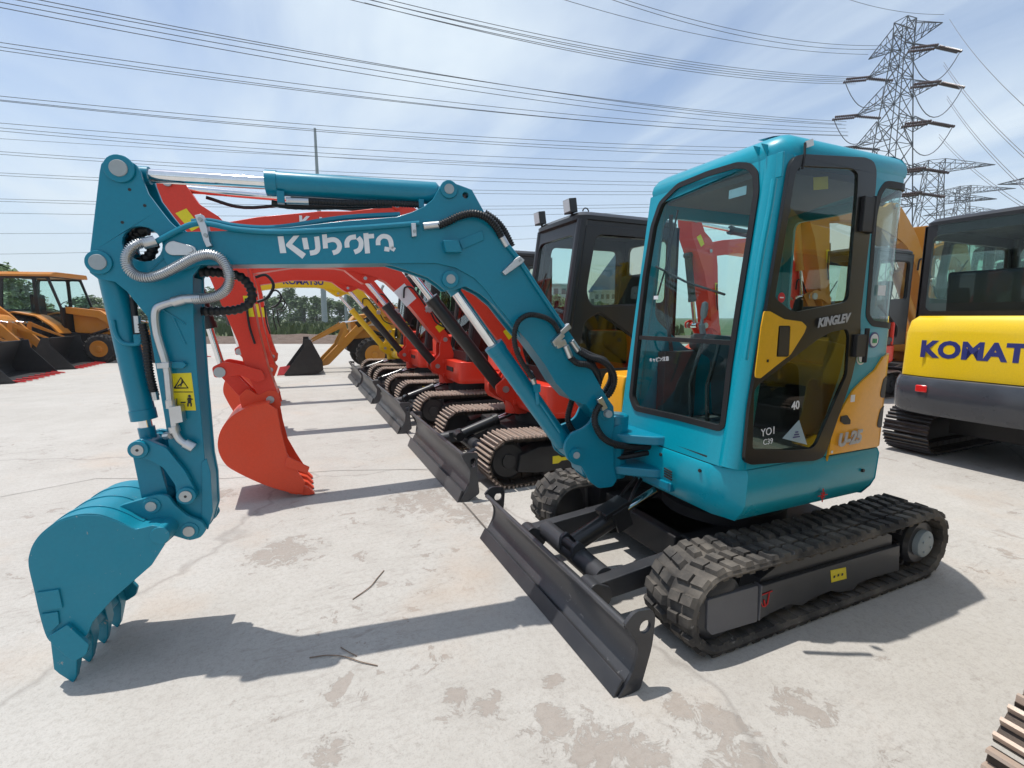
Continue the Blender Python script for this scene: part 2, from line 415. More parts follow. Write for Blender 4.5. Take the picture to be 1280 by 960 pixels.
    w = MB(); w.lathe((-L+r, yy(.05), r), (0, -sg, 0), [(0, .02), (0, .115), (.02, .13), (.12, .13), (.12, .02)])
    for k in range(13):
        a = 2*math.pi*k/13; w.box((-L+r+.142*math.cos(a), yy(.10), r+.142*math.sin(a)), (.03, .035, .022), Matrix.Rotation(-a, 3, 'Y'))
    w.build('drive_sprocket', GREYD, bo)
    h = MB(); h.lathe((-L+r, yy(.018), r), (0, -sg, 0), [(0, .0), (0, .065), (.006, .075), (.035, .078), (.035, .0)])
    for k in range(4):
        a = 2*math.pi*k/4+.5; h.cyl((-L+r+.045*math.cos(a), yy(.018), r+.045*math.sin(a)), (-L+r+.045*math.cos(a), yy(.012), r+.045*math.sin(a)), .006, n=8)
    h.build('sprocket_hub', PAINTPIN, bo)
    for x in (-.45, -.28, -.10, .10, .28, .44):
        w = MB(); w.lathe((x, yy(.06), .095), (0, -sg, 0), [(0, .01), (0, .035), (.02, .045), (.10, .045), (.10, .01)], 16); w.build('track_roller', GREYD, bo)
    return bo
TL = .967; TH = .40
nt_ = rubber_track(HERO, .45, .75, TL, TH, 1)
ft_ = rubber_track(HERO, -.75, -.45, TL, TH, -1)
# decals on the near track frame
def yside(px, py, y): p = on_y(px, py, y); return p
def ydecal(name, pts, y, mat, parent, th=.0015):
    mb = MB(); P = [on_y(px, py, y) for px, py in pts]
    mb.prism([(p.x, p.z) for p in P], y, y+th, lambda a, b, t: V((a, t, b))); return mb.build(name, mat, parent)
ydecal('warning_decal', [(1038, 713), (1057, 709), (1058, 723), (1039, 728)], .7205, YDEC, nt_)
mb = MB()
for px, py in ((1043, 721), (1048, 719), (1053, 718)):
    p = on_y(px, py, .7235); mb.box(p, (.012, .001, .012))
mb.build('decal_symbols', DKDEC, nt_)
p0 = on_y(957, 748, .7225); mb = MB()
mb.tube([p0+V((.03, 0, .02)), p0+V((.03, 0, -.01)), p0+V((.015, 0, -.035)), p0+V((0, 0, -.04)), p0+V((-.015, 0, -.03)), p0+V((-.022, 0, .02))], .003, 6)
mb.tube([p0+V((.045, 0, .022)), p0+V((-.04, 0, .026))], .003, 6); mb.tube([p0+V((.01, 0, -.005)), p0+V((.0, 0, -.035))], .004, 6)
mb.build('red_marking', REDM, nt_)

# ---- undercarriage centre
mb = MB(); mb.prism([(-.55, -.46), (-.5, .46), (-.2, .47), (-.15, .3), (.2, .3), (.3, .47), (.55, .46), (.55, -.46), (.3, -.47), (.2, -.3), (-.15, -.3), (-.2, -.47)], .16, .30, XYZ)
mb.box((.45, 0, .22), (.3, .5, .16)); mb.build('undercarriage_frame', BLKM, HERO, bevel=.01)
mb = MB(); mb.lathe((0, 0, .30), (0, 0, 1), [(0, .36), (.06, .36), (.07, .33), (.20, .33), (.20, 0)], 40); mb.build('slewing_ring', BLKM, HERO)

# ---- dozer blade
BX = 1.279
bl = MB()
prof = cr([(0.045, .005), (.010, .05), (-.035, .12), (-.045, .19), (-.02, .25), (.020, .290)], 5)
outer = [(BX+p.x+.0, p.y) for p in prof]; inner = [(a-.022, b) for a, b in outer][::-1]
bl.prism(outer+inner, -.745, .745, lambda a, b, t: V((a, t, b)))
bl.tube([(BX+.008, -.745, .286), (BX+.008, .745, .286)], .014, 10)
blade = bl.build('dozer_blade', GREY, HERO, bevel=0)
mb = MB(); mb.prism([(BX+.062, .002), (BX+.025, .065), (BX+.012, .062), (BX+.045, .0)], -.748, .748, lambda a, b, t: V((a, t, b))); mb.build('cutting_edge', GREYD, blade, bevel=.003)
for y0, y1 in ((.742, .758), (-.758, -.742)):
    mb = MB(); mb.prism(fillet([(BX+.045, .0), (BX-.02, .0), (BX-.06, .008), (BX-.112, .18), (BX-.122, .33), (BX-.02, .345), (BX+.025, .30), (BX-.045, .2), (BX-.035, .12), (BX+.005, .05)], [.005, .01, .01, .05, .06, .06, .01, .05, .05, .02]), y0, y1, lambda a, b, t: V((a, t, b)), holes=[circ(BX-.072, .268, .027)])
    mb.build('end_plate', GREYD, blade, bevel=0)
mb = MB()
mb.tube([(BX-.20, -.30, .20), (BX-.20, .30, .20)], .055, 18); mb.build('cross_tube', GREYD, HERO)
for sg in (-1, 1):
    mb = MB(); mb.beam((BX-.085, sg*.33, .175), (.42, sg*.33, .23), .075, .095, w2=.07, h2=.12)
    mb.prism(fillet([(BX-.062, .09), (BX-.066, .22), (BX-.10, .24), (BX-.19, .2), (BX-.19, .12)], .03), sg*.33-.05, sg*.33+.05, lambda a, b, t: V((a, t, b)))
    mb.build('blade_arm', GREYD, HERO, bevel=.006)
# dozer cylinder
mb = MB(); c0 = V((BX-.18, .02, .25)); c1 = V((.55, .02, .47)); d = (c1-c0).normalized()
mb.cyl(c0+d*.02, c0+d*.30, .05, n=20); mb.lathe(c0+d*.28, d, [(0, .05), (.005, .056), (.05, .056), (.055, .03)], 20)
mb.cyl(c0+V((0, -.05, 0)), c0+V((0, .07, 0)), .032, n=16)
cyl = mb.build('blade_cylinder', BLKP, HERO)
mb = MB(); up = V((0, 1, 0)).cross(d)*-1
mb.beam(c0+d*.20+V((0, 0, .065)), c0+d*.36+V((0, 0, .065)), .11, .03); mb.beam(c0+d*.26+V((0, .055, 0)), c0+d*.36+V((0, .055, 0)), .02, .12)
mb.build('cylinder_guard', BLKP, cyl, bevel=.004)
mb = MB(); mb.cyl(c0+d*.33, c1, .024, n=16); mb.build('chrome_rod', CHROME, cyl)
for sg in (-1, 1):
    mb = MB(); mb.prism(fillet([(BX-.24, .18), (BX-.24, .24), (BX-.19, .30), (BX-.15, .28), (BX-.14, .2)], .015), .02+sg*.062-.012, .02+sg*.062+.012, lambda a, b, t: V((a, t, b))); mb.build('cylinder_lug', GREYD, HERO, bevel=.003)
mb = MB(); mb.tube(cr([(.62, .0, .56), (.7, .03, .50), (.78, .05, .40), (.86, .03, .385), (.92, .02, .40)]), .010, 8); mb.tube(cr([(.6, -.05, .56), (.7, -.07, .45), (.8, -.04, .36), (.95, -.02, .33)]), .010, 8)
mb.build('blade_hose', HOSE, HERO)

# ---- upper structure
RB = .75; YS = .62; XA = -math.sqrt(RB*RB-YS*YS); PH0 = math.atan2(YS, XA)
def smap(s, z, off=0.0):
    """s: distance along the near wall from x=.62 to the rear and round the tail"""
    x = .62-s
    if x >= XA: return V((x, YS+off, z))
    ph = PH0+((XA-x)/RB); return V(((RB+off)*math.cos(ph), (RB+off)*math.sin(ph), z))
def spx(px, py, off=0.0):
    d = ray(px, py); t = (YS+off-CAM.y)/d.y; p = CAM+d*t
    if p.x >= XA: return (.62-p.x, p.z)
    R = RB+off; a = d.x**2+d.y**2; b = 2*(CAM.x*d.x+CAM.y*d.y); c = CAM.x**2+CAM.y**2-R*R; D = b*b-4*a*c
    t = (-b-math.sqrt(max(D, 0)))/(2*a); p = CAM+d*t; ph = math.atan2(p.y, p.x)
    if ph < 0: ph += 2*math.pi
    return (.62-(XA-(ph-PH0)*RB), p.z)
def sheet(mb, outer, holes, mapf, off0, off1, step=.05, amax=9e9):
    """flat outline with holes in (s,z), cut into strips so it can bend, then mapped; closed solid between two offsets"""
    bm = bmesh.new(); loops = [list(outer)]+[list(h) for h in holes]
    flat = [p for l in loops for p in l]
    tris = tessellate_polygon([[V((a, b, 0)) for a, b in l] for l in loops]); vs = [bm.verts.new((a, b, 0)) for a, b in flat]
    for t in tris:
        try: bm.faces.new([vs[i] for i in t])
        except ValueError: pass
    s0 = min(p[0] for p in outer); s1 = max(p[0] for p in outer); s = s0+step
    while s < s1:
        if s > 1.0: bmesh.ops.bisect_plane(bm, geom=bm.verts[:]+bm.edges[:]+bm.faces[:], plane_co=(s, 0, 0), plane_no=(1, 0, 0), dist=1e-6)
        s += step
    bm.verts.ensure_lookup_table(); bm.verts.index_update()
    P = [(v.co.x, v.co.y) for v in bm.verts]; F = [tuple(v.index for v in f.verts) for f in bm.faces]
    E = [(e.verts[0].index, e.verts[1].index) for e in bm.edges if len(e.link_faces) == 1]; N = len(P); bm.free()
    mb.add([mapf(a, b, off0) for a, b in P]+[mapf(a, b, off1) for a, b in P], F+[tuple(i+N for i in f)[::-1] for f in F]+[(a, b, b+N, a+N) for a, b in E])
def arc_pts(r, a0, a1, n): return [(r*math.cos(math.radians(a0+(a1-a0)*k/n)), r*math.sin(math.radians(a0+(a1-a0)*k/n))) for k in range(n+1)]
def plan(off=0.0):
    r = .755+off
    a1 = math.degrees(PH0)
    return [(.625+off, -.45-off*.5), (.63+off, .46), (.60+off*.9, .56+off*.6), (.54, YS+off), (XA, YS+off)]+arc_pts(r, a1, 232, 18)+[(-.1, -.60-off), (.35, -.60-off), (.55, -.56-off)]
def rings(mb, R, cap=True):
    n = len(R[0]); vs = [V(p) for r in R for p in r]; fs = []
    for k in range(len(R)-1): fs += [(k*n+i, k*n+(i+1) % n, (k+1)*n+(i+1) % n, (k+1)*n+i) for i in range(n)]
    if cap: fs += [tuple(range(n))[::-1], tuple(range((len(R)-1)*n, len(R)*n))]
    mb.add(vs, fs)
mb = MB()
def lvl(off, z, zf=None):
    out = []
    for x, y in plan(off):
        zz = z
        if zf is not None: k = max(0, min(1, (x+.2)/.85)); zz = z+(zf-z)*k
        out.append((x, y, zz))
    return out
rings(mb, [lvl(-.12, .50), lvl(-.055, .505), lvl(-.018, .555), lvl(0, .60), lvl(.006, .74), lvl(-.004, .765)])
skirt = mb.build('body_skirt', TEALS, HERO, bevel=.006)
mb = MB()
for k in range(4):
    a = on_x(835, 588+3.2*k, .655); mb.beam(a+V((.0, -.028, .004)), a+V((.0, .028, -.002)), .006, .008)
mb.build('vent_slots', BLKM, skirt)
mb = MB()
for px, py in ((827, 568), (876, 588)):
    a = on_x(px, py, .632); mb.cyl(a, a+V((.01, 0, 0)), .009, n=12)
s_, z_ = spx(1078, 588, .006); a = smap(s_, z_, 0); b = smap(s_, z_, .014); mb.cyl(a, b, .009, n=12)
mb.build('skirt_bolt', BLKM, skirt)
# red cross mark on the skirt side
mb = MB(); s_, z_ = spx(1028, 619, .006); c = smap(s_, z_-.0, .008)
for k in range(8):
    a = math.pi*k/4; L_ = .035 if k % 2 == 0 else .02
    mb.tube([c, c+V((math.cos(a)*L_, .0, math.sin(a)*L_))], .003, 5)
mb.build('red_cross_mark', REDM, skirt)
# deck above the skirt, right-hand covers (orange) on the far side of the cab
mb = MB(); rings(mb, [[(x*.98, y*.98, .762) for x, y in plan(0)], [(x*.98, y*.98, .80) for x, y in plan(0)]]); mb.build('deck', BLKM, HERO)
mb = MB(); rp = [(.57, -.28), (.58, -.50), (.50, -.585), (-.1, -.60)]+arc_pts(.745, 233, 200, 8)+[(-.55, -.28)]
rings(mb, [[(x, y, .80) for x, y in rp], [(x, y, 1.02) for x, y in rp], [(x*.97, -.28+(y+.28)*.9, 1.10) for x, y in rp]])
mb.build('right_side_cover', ORG, HERO, bevel=.015)
# ---- cab
FX0, FZ0, FSL = .62, .77, -.125
def fx(z): return FX0+FSL*(z-FZ0)
def fmap(y, z, off=0.0): return V((fx(z)+off, y, z))
def fpx(px, py, off=0.0):
    n = V((1, 0, -FSL)); p = on_plane(px, py, (FX0+off, 0, FZ0), n); return (p.y, p.z)
ZT = 2.145
win_f = [fpx(*q) for q in [(795, 511), (789, 496), (797, 420), (806, 345), (816, 283), (826, 254), (848, 232), (885, 217), (922, 206), (937, 207), (946, 217), (947, 240), (936, 310), (924, 385), (913, 460), (905, 531), (900, 536), (850, 523)]]
win_f = fillet(win_f, .02, 2)
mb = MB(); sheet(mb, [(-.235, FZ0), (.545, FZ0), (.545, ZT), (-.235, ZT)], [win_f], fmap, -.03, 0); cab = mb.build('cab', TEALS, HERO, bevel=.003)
# near-front pillar + far-front pillar, rounded
mb = MB()
for yy in (.555, -.225):
    mb.tube([(fx(FZ0)-.055, yy, FZ0), (fx(ZT)-.055, yy, ZT)], .062 if yy > 0 else .045, 24)
mb.build('front_pillar', TEALS, cab)
# door opening and side wall (near wall wrapping round the tail)
door_o = [spx(*q) for q in [(958, 372), (985, 206), (990, 198), (1000, 195), (1078, 199), (1088, 204), (1091, 214), (1090, 235), (1085, 273), (1071, 395), (1071, 420), (1064, 455), (1060, 473), (1030, 560), (1025, 570), (1015, 574), (935, 579), (928, 575), (934, 510), (947, 430)]]
door_o = fillet(door_o, .02, 2)
qwin = [spx(*q) for q in [(1105, 212), (1114, 208), (1124, 209), (1130, 214)]]
sq0, zq0 = spx(1099, 226); sq1, zq1 = spx(1083, 400)
qz = min(ZT-.045, max(p[1] for p in qwin))
smax_q = 1.04+RB*math.radians(30)
qwin = [(sq0+.01, qz-.05), (sq0+.05, qz-.005), (sq0+.10, qz), (smax_q-.03, qz), (smax_q, qz-.04), (smax_q, 1.36), (smax_q-.06, 1.33), (sq0+.32, 1.40), (sq1+.05, zq1-.02), (sq1+.0, zq1+.02), (sq0-.01, qz-.16)]
qwin = fillet(qwin, .02, 2)
hood_l = [spx(*q) for q in [(1102, 446), (1092, 462), (1078, 474), (1065, 487), (1052, 508), (1041, 529), (1036, 550), (1032, 577)]]
zb = .77
SEND = 1.04+RB*math.radians(33)
wall = [(.0+.065, zb)]+[(hood_l[-1][0], zb)]+hood_l[::-1]+[(SEND, hood_l[0][1]), (SEND, 1.30), (SEND, ZT), (.62-fx(ZT)+.065, ZT)]
def wslope(s, z, off):
    return smap(s, z, off)
for w_ in (wall,): pass
mb = MB()
sheet(mb, wall, [[(a, max(b, zb+.03)) for a, b in shrink(door_o, .025)], qwin], smap, -.03, 0, step=.06)
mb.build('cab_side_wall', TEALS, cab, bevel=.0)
# rear wall (remaining arc, far side) with rear window, and far side wall with big window
s2 = SEND; s3 = 1.04+RB*math.radians(76)
mb = MB(); sheet(mb, [(s2-.01, zb), (s3, zb), (s3, ZT), (s2-.01, ZT)], [fillet([(s2+.05, 1.50), (s2+.48, 1.50), (s2+.48, 2.08), (s2+.05, 2.08)], .05)], smap, -.03, 0, step=.06)
mb.build('rear_wall', TEALS, cab)
farw = [(-.70, zb), (fx(zb)-.06, zb), (fx(ZT)-.06, ZT), (-.70, ZT)]
fwin = fillet([(-.48, 1.25), (.12, 1.25), (.40, 1.45), (.36, 1.98), (.33, 2.04), (-.48, 2.04)], .06)
mb = MB(); mb.prism(farw, -.25, -.22, lambda a, b, t: V((a, t, b)), holes=[fwin]); mb.build('far_side_wall', TEALS, cab)
mb = MB(); mb.prism([(a, b) for a, b in fwin], -.238, -.233, lambda a, b, t: V((a, t, b))); mb.build('side_glass', GLS, cab)
# windscreen glass + seal
mb = MB(); sheet(mb, shrink(win_f, -.012), [shrink(win_f, .016)], fmap, -.02, .008); mb.build('windscreen_seal', SEAL, cab, bevel=0)
gf = shrink(win_f, .004)
mb = MB(); sheet(mb, gf, [], fmap, -.010, -.006); ws = mb.build('windscreen_glass', GLS, cab)
mb = MB()
a = V(fmap(*fpx(798, 424))); b = V(fmap(*fpx(916, 426)))
za = (a.z+b.z)/2; mb.beam(fmap(a.y-.0, za, -.012), fmap(b.y, za, -.012), .03, .022); mb.build('windscreen_crossbar', BLKM, cab)
# roof: plan outline lofted
def rplan(o):
    fxr = fx(ZT)
    return [(fxr+.002+o, -.22-o), (fxr+.002+o, .49), (fxr-.02+o*.8, .58+o*.6), (fxr-.09, YS+.004+o), (XA, YS+.004+o)]+arc_pts(RB+.004+o, math.degrees(PH0), 199, 12)+[(-.5, -.252-o), (.0, -.252-o), (fxr-.04+o, -.252-o)]
mb = MB(); rings(mb, [[(x, y, z) for x, y in rplan(o)] for o, z in ((-.03, ZT-.008), (-.004, ZT-.004), (.0, ZT+.022), (-.006, ZT+.052), (-.026, ZT+.082), (-.06, ZT+.103), (-.14, ZT+.122), (-.22, ZT+.130))])
mb.build('cab_roof', TEALS, cab, smooth=50)
mb = MB(); p = on_y(979, 166, .35); p.z = ZT+.13; mb.tube([p+V((.012*math.cos(a), 0, .018+.02*math.sin(a))) for a in [math.pi*2*k/14 for k in range(14)]], .005, 6, closed=True); mb.cyl(p-V((0, 0, .03)), p, .007, n=8); mb.build('lifting_eye', BLKP, cab)
mb = MB(); q = spx(1009, 176); c = smap(q[0], ZT+.052, .012); mb.box(c, (.045, .006, .028), Matrix.Rotation(.35, 3, 'Y')); mb.build('paper_tag', WHT, cab)
mb = MB(); c2 = smap(q[0]-.03, ZT+.05, .012); mb.tube([c2, c2+V((.0, .004, -.05)), c2+V((.01, .006, -.11))], .005, 6); mb.build('tie_wire', BLKM, cab)
# grab rail on the front pillar, small brackets
mb = MB()
gr = [on_y(px, py, YS+.045) for px, py in ((968, 224), (966, 236), (962, 262), (951, 320), (941, 385), (934, 430), (931, 450))]
mb.tube(cr(gr, 4), .013, 10); mb.build('grab_rail', TEALS, cab)
mb = MB(); a = on_y(975, 206, YS+.02); mb.beam(a+V((0, 0, .05)), a-V((0, 0, .05)), .012, .03, up=(0, 1, 0)); mb.build('rail_bracket', TEALS, cab, bevel=.003)
mb = MB()
for px, py in ((950, 184), (960, 181)):
    a = fmap(*fpx(px, py)); mb.prism([(0, .0), (.0, -.05), (.04, .0)], -.002, .002, lambda u_, w_, t, a=a: a+V((u_, t, w_)))
mb.build('lamp_bracket', TEALS, cab)
# door: black frame, upper and lower glass, yellow plate
dfr = shrink(door_o, -.004)
up_g = fillet([spx(*q, .02) for q in [(970, 372), (996, 216), (1002, 207), (1066, 210), (1074, 216), (1073, 240), (1062, 372), (1057, 378), (997, 390), (988, 387)]], .015, 2)
lo_g = fillet([spx(*q, .02) for q in [(942, 562), (944, 488), (950, 480), (1024, 424), (1040, 415), (1060, 411), (1063, 420), (1060, 468), (1022, 555), (1016, 561), (990, 563)]], .015, 2)
mb = MB(); sheet(mb, dfr, [up_g, lo_g], smap, -.002, .016, step=.06); door = mb.build('cab_door', DOORM, cab, bevel=.004)
mb = MB(); sheet(mb, shrink(up_g, -.006), [], smap, .004, .008, step=.06); mb.build('door_glass', GLSD, door)
mb = MB(); sheet(mb, shrink(lo_g, -.006), [], smap, .004, .008, step=.06); mb.build('door_glass', GLSD, door)
slot = fillet([spx(*q, .02) for q in [(973, 407), (988, 407), (986, 446), (970, 446)]], .006, 2)
ypl = fillet([spx(*q, .02) for q in [(955, 389), (962, 389), (980, 399), (1002, 402), (1008, 408), (1005, 416), (988, 443), (975, 453), (950, 473), (944, 472), (944, 466), (951, 410)]], .008, 2)
mb = MB(); sheet(mb, ypl, [slot], smap, .017, .022); mb.build('door_plate', DYEL, door)
mb = MB(); sheet(mb, shrink(slot, -.001), [], smap, .008, .018); sheet(mb, shrink(slot, .006), [], smap, .018, .024)
s_, z_ = spx(959, 451, .02); mb.box(smap(s_, z_, .022), (.012, .004, .012)); mb.build('door_handle', BLKP, door)
mb = MB()
for py in (268, 432):
    mb.cut(); s_, z_ = spx(1083 if py < 300 else 1074, py, .02); c = smap(s_, z_, .03); mb.box(c-V((0, .008, 0)), (.080, .022, .16 if py < 300 else .11)); mb.cyl(c+V((-.042, -.004, -.085)), c+V((-.042, -.004, .085)), .011, n=12)
mb.build('door_hinge', BLKM, door, bevel=.004)
# quarter window glass
mb = MB(); sheet(mb, shrink(qwin, -.012), [shrink(qwin, .018)], smap, -.02, .002, step=.04); mb.build('window_seal', SEAL, cab)
mb = MB(); sheet(mb, shrink(qwin, .004), [], smap, -.010, -.006, step=.04); mb.build('quarter_glass', GLS, cab)
mb = MB(); s_, z_ = spx(1101, 363); sheet(mb, [(s_-.025, z_-.025), (s_+.035, z_-.025), (s_+.035, z_+.025), (s_-.025, z_+.025)], [], smap, .001, .002, step=.02); mb.build('window_sticker', WHT, cab)
# orange engine hood panel
hood = [(hood_l[-1][0], zb+.006)]+hood_l[::-1]+[(hood_l[0][0]+.05, hood_l[0][1]+.015), (SEND+.1, hood_l[0][1]+.015), (SEND+.1, zb+.006)]
mb = MB(); sheet(mb, fillet(hood, .008, 2), [], smap, -.004, .010, step=.04); hd = mb.build('engine_hood', ORG, HERO, bevel=0)
mb = MB(); sc_, zc_ = spx(1056, 526, .012); sheet(mb, [(sc_+a, zc_+b) for a, b in ((-.035, .025), (.01, .028), (.04, .0), (.04, -.02), (.0, -.018), (-.035, .0))], [], smap, .009, .016, step=.03); mb.build('hood_latch', BLKM, hd)
for (z0, z1) in ((1.04, 1.15), (.88, .99)):
    sv = spx(1100, 490, 0)[0]; mb = MB(); sheet(mb, fillet([(sv-.02, z0), (sv+.20, z0-.01), (sv+.20, z1), (sv+.0, z1)], .03, 3), [], smap, .0085, .0115, step=.03); mb.build('hood_vent', BLKM, hd)
def arc_text(name, body, px0, py0, px1, py1, size, mat, parent, off, **k):
    a = smap(*spx(px0, py0, off), off); b = smap(*spx(px1, py1, off), off)
    return text_obj(name, body, size, (a+b)/2, b-a, (0, 0, 1), mat, parent, off=.004, **k)
arc_text('model_lettering', 'U-25', 1044, 552, 1078, 545, .090, SIL, hd, .016, bold=.004, shear=.2, extrude=.002)
arc_text('door_lettering', 'KINGLEV', 1018, 405, 1063, 397, .056, SIL, door, .020, bold=.0022, shear=.3)
mb = MB(); c = smap(*spx(1066, 498, .012), .012); mb.box(c, (.03, .003, .035)); mb.box(smap(*spx(1040, 565, .012), .012), (.012, .003, .012)); mb.build('hood_sticker', WHT, hd)
# round stickers behind the door
for (px, py, r, m1, m2) in ((1092, 425, .040, NAVY, WHT), (1076, 447, .036, WHT, GRN)):
    s_, z_ = spx(px, py); mb = MB(); sheet(mb, circ(s_, z_, r, 24), [], smap, .001, .003, step=.02); mb.build('round_sticker', m1, cab)
    mb = MB(); sheet(mb, circ(s_, z_, r*.78, 24), [circ(s_, z_, r*.66, 24)] if m1 is WHT else [], smap, .003, .0045, step=.02); mb.build('sticker_ring', m2, cab)
    if m1 is NAVY:
        mb = MB()
        for k in (-1, 0, 1): mb.box(smap(s_+k*.013, z_-.004, .006), (.008, .002, .022))
        mb.build('sticker_emblem', GRN, cab)
# writing, stickers and a painted reflection on the lower door glass
arc_text('chalk_writing', 'YO1', 953, 541, 966, 538, .050, WHT, door, .010, extrude=.0006)
arc_text('chalk_writing', 'C39', 953, 553, 965, 551, .038, WHT, door, .010, extrude=.0006)
arc_text('reflected_number', '40', 989, 508, 998, 506, .055, WHT, door, .010, bold=.001, extrude=.0006)  # flat white digits stand in for a machine's number reflected in the glass
mb = MB(); tri = [spx(*q, .01) for q in [(999, 525), (978, 548), (1009, 556)]]; sheet(mb, tri, [], smap, .009, .010, step=.05); mb.build('triangle_sticker', BLUW, door)
mb = MB(); cx_, cz_ = sum(p[0] for p in tri)/3, sum(p[1] for p in tri)/3
for k in range(3): mb.box(smap(cx_, cz_+.012-.012*k, .0112), (.02+.014*k, .001, .006))
mb.build('sticker_text_lines', NAVY, door)
mb = MB(); s_, z_ = spx(977, 372, .01); sheet(mb, circ(s_, z_, .022), [], smap, .009, .010); mb.build('round_decal', REDM, door)
mb = MB(); mb.box(smap(s_, z_, .0112), (.024, .001, .005)); mb.build('decal_bar', WHT, door)
# paper stuck on far side window area seen through the door
mb = MB(); p = on_y(1026, 229, .58); mb.box(p, (.10, .002, .055), Matrix.Rotation(.15, 3, 'Y')); mb.build('paper_notice', YDEC, cab)
bpy.data.objects[-1] if False else None
# ---- interior
mb = MB(); mb.prism(fillet([(-.52, -.19), (.55, -.19), (.55, .54), (.45, .585), (-.36, .585), (-.5, .45)], .03), .80, .83, XYZ); mb.build('cab_floor', INTER, cab)
st = MB()
st.prism(fillet([(-.42, -.0+.05), (-.42, .42), (.08, .42), (.08, .05)], .06), 1.10, 1.22, XYZ); st.prism(fillet([(-.35, .1), (-.35, .37), (.0, .37), (.0, .1)], .03), .83, 1.10, XYZ)
seat = st.build('operator_seat', SEATM, cab, bevel=.03)
mb = MB(); mb.prism(fillet([(-.40, 1.18), (-.30, 1.18), (-.38, 1.46), (-.42, 1.52), (-.50, 1.52), (-.48, 1.40)], .03), .06, .41, lambda a, b, t: V((a, t, b))); mb.build('seat_back', SEATM, seat, bevel=.03)
mb = MB()
for k in range(7):
    y_ = .08+.05*k; mb.prism(cr([(-.05+.04*math.sin(k*2.1), 1.235), (-.2, 1.245+.015*math.sin(k*1.3)), (-.36, 1.235), (-.30+.02*math.sin(k), 1.30)], 4)[:9] and [(p.x, p.y) for p in cr([(.07, 1.225), (-.1, 1.24+.02*math.sin(k*1.7)), (-.31, 1.235+.02*math.cos(k*2.3))], 4)]+[(-.31, 1.228), (-.1, 1.226), (.07, 1.222)], y_-.025, y_+.022, lambda a, b, t: V((a, t, b)))
mb.build('seat_cover', PLAS, seat)
for yy in (-.10, .50):
    mb = MB(); mb.prism(fillet([(-.35, .83), (-.35, 1.28), (-.05, 1.34), (.16, 1.36), (.18, 1.27), (.0, 1.2), (-.05, .83)], .03), yy-.065, yy+.065, lambda a, b, t: V((a, t, b)))
    cons = mb.build('control_console', INTER, cab, bevel=.01)
    mb = MB(); mb.tube(cr([(.12, yy, 1.34), (.14, yy, 1.42), (.13, yy, 1.47)]), [.018]*8+[.010]*9, 8); mb.lathe((.13, yy, 1.45), (-.1, 0, 1), [(0, .014), (.02, .02), (.06, .022), (.09, .018), (.10, .005)], 12); mb.build('joystick', PLAS if yy < 0 else BLKP, cons)
for yy in (.12, .24):
    mb = MB(); mb.tube([(.40, yy, .83), (.42, yy, 1.10), (.36, yy, 1.28), (.35, yy, 1.34)], .011, 8); mb.box((.44, yy, .86), (.16, .08, .02), Matrix.Rotation(-.4, 3, 'Y')); mb.build('travel_lever', BLKM, cab)
mb = MB(); mb.tube([(.20, -.205, .95), (.33, -.20, 1.5), (.33, -.19, 2.05)], .012, 6); mb.box((.25, -.17, 1.05), (.25, .06, .4)); mb.build('wiper_motor_housing', INTER, cab)
mb = MB(); mb.prism(fillet([(-.60, -.17), (.40, -.17), (.40, .55), (-.30, .57)], .05), ZT-.05, ZT-.02, XYZ); mb.build('roof_lining', INTER, cab)
# writing near the foot of the lower screen, sticker in the top corner
a = fmap(*fpx(808, 451)); b = fmap(*fpx(842, 448)); text_obj('screen_lettering', 'FRONT GUARD' if False else 'キャビン注意', .026, (a+b)/2, b-a, (0, 0, 1), WHT, cab, off=.004)
mb = MB(); p = fmap(*fpx(918, 240)); mb.box(p+V((-.02, 0, 0)), (.001, .10, .04)); mb.build('screen_sticker', BLUW, cab)
mb = MB(); p = fmap(*fpx(820, 372), .0); mb.box(p, (.003, .035, .02)); mb.build('screen_sticker', WHT, cab)
# wiper arm inside the screen
mb = MB(); mb.tube([fmap(*fpx(816, 372), -.03), fmap(*fpx(828, 330), -.03), fmap(*fpx(842, 262), -.03)], .005, 5); mb.tube([fmap(*fpx(815, 333), -.03), fmap(*fpx(850, 352), -.04), fmap(*fpx(900, 368), -.03)], .006, 6); mb.build('wiper', BLKM, cab)
# ================================================================== BOOM ASSEMBLY of the hero (plane slewed a little towards the far side)
BO = V((.77, -.07, 0)); BT = -math.atan(.13); BU = V((math.cos(BT), math.sin(BT), 0)); BN = V((-math.sin(BT), math.cos(BT), 0))
def BF(s, z, t): return BO+BU*s+BN*t+V((0, 0, z))
def bpx(px, py, t):
    p = on_plane(px, py, BO+BN*t, BN); return ((p-BO).dot(BU), p.z)
def bpoly(pts, t): return [bpx(a, b, t) for a, b in pts]
def bpt(px, py, t): return BF(*bpx(px, py, t), t)
def knob(mb, sz, r, t0, t1, n=24): mb.cut(); mb.cyl(BF(sz[0], sz[1], t0), BF(sz[0], sz[1], t1), r, n=n)
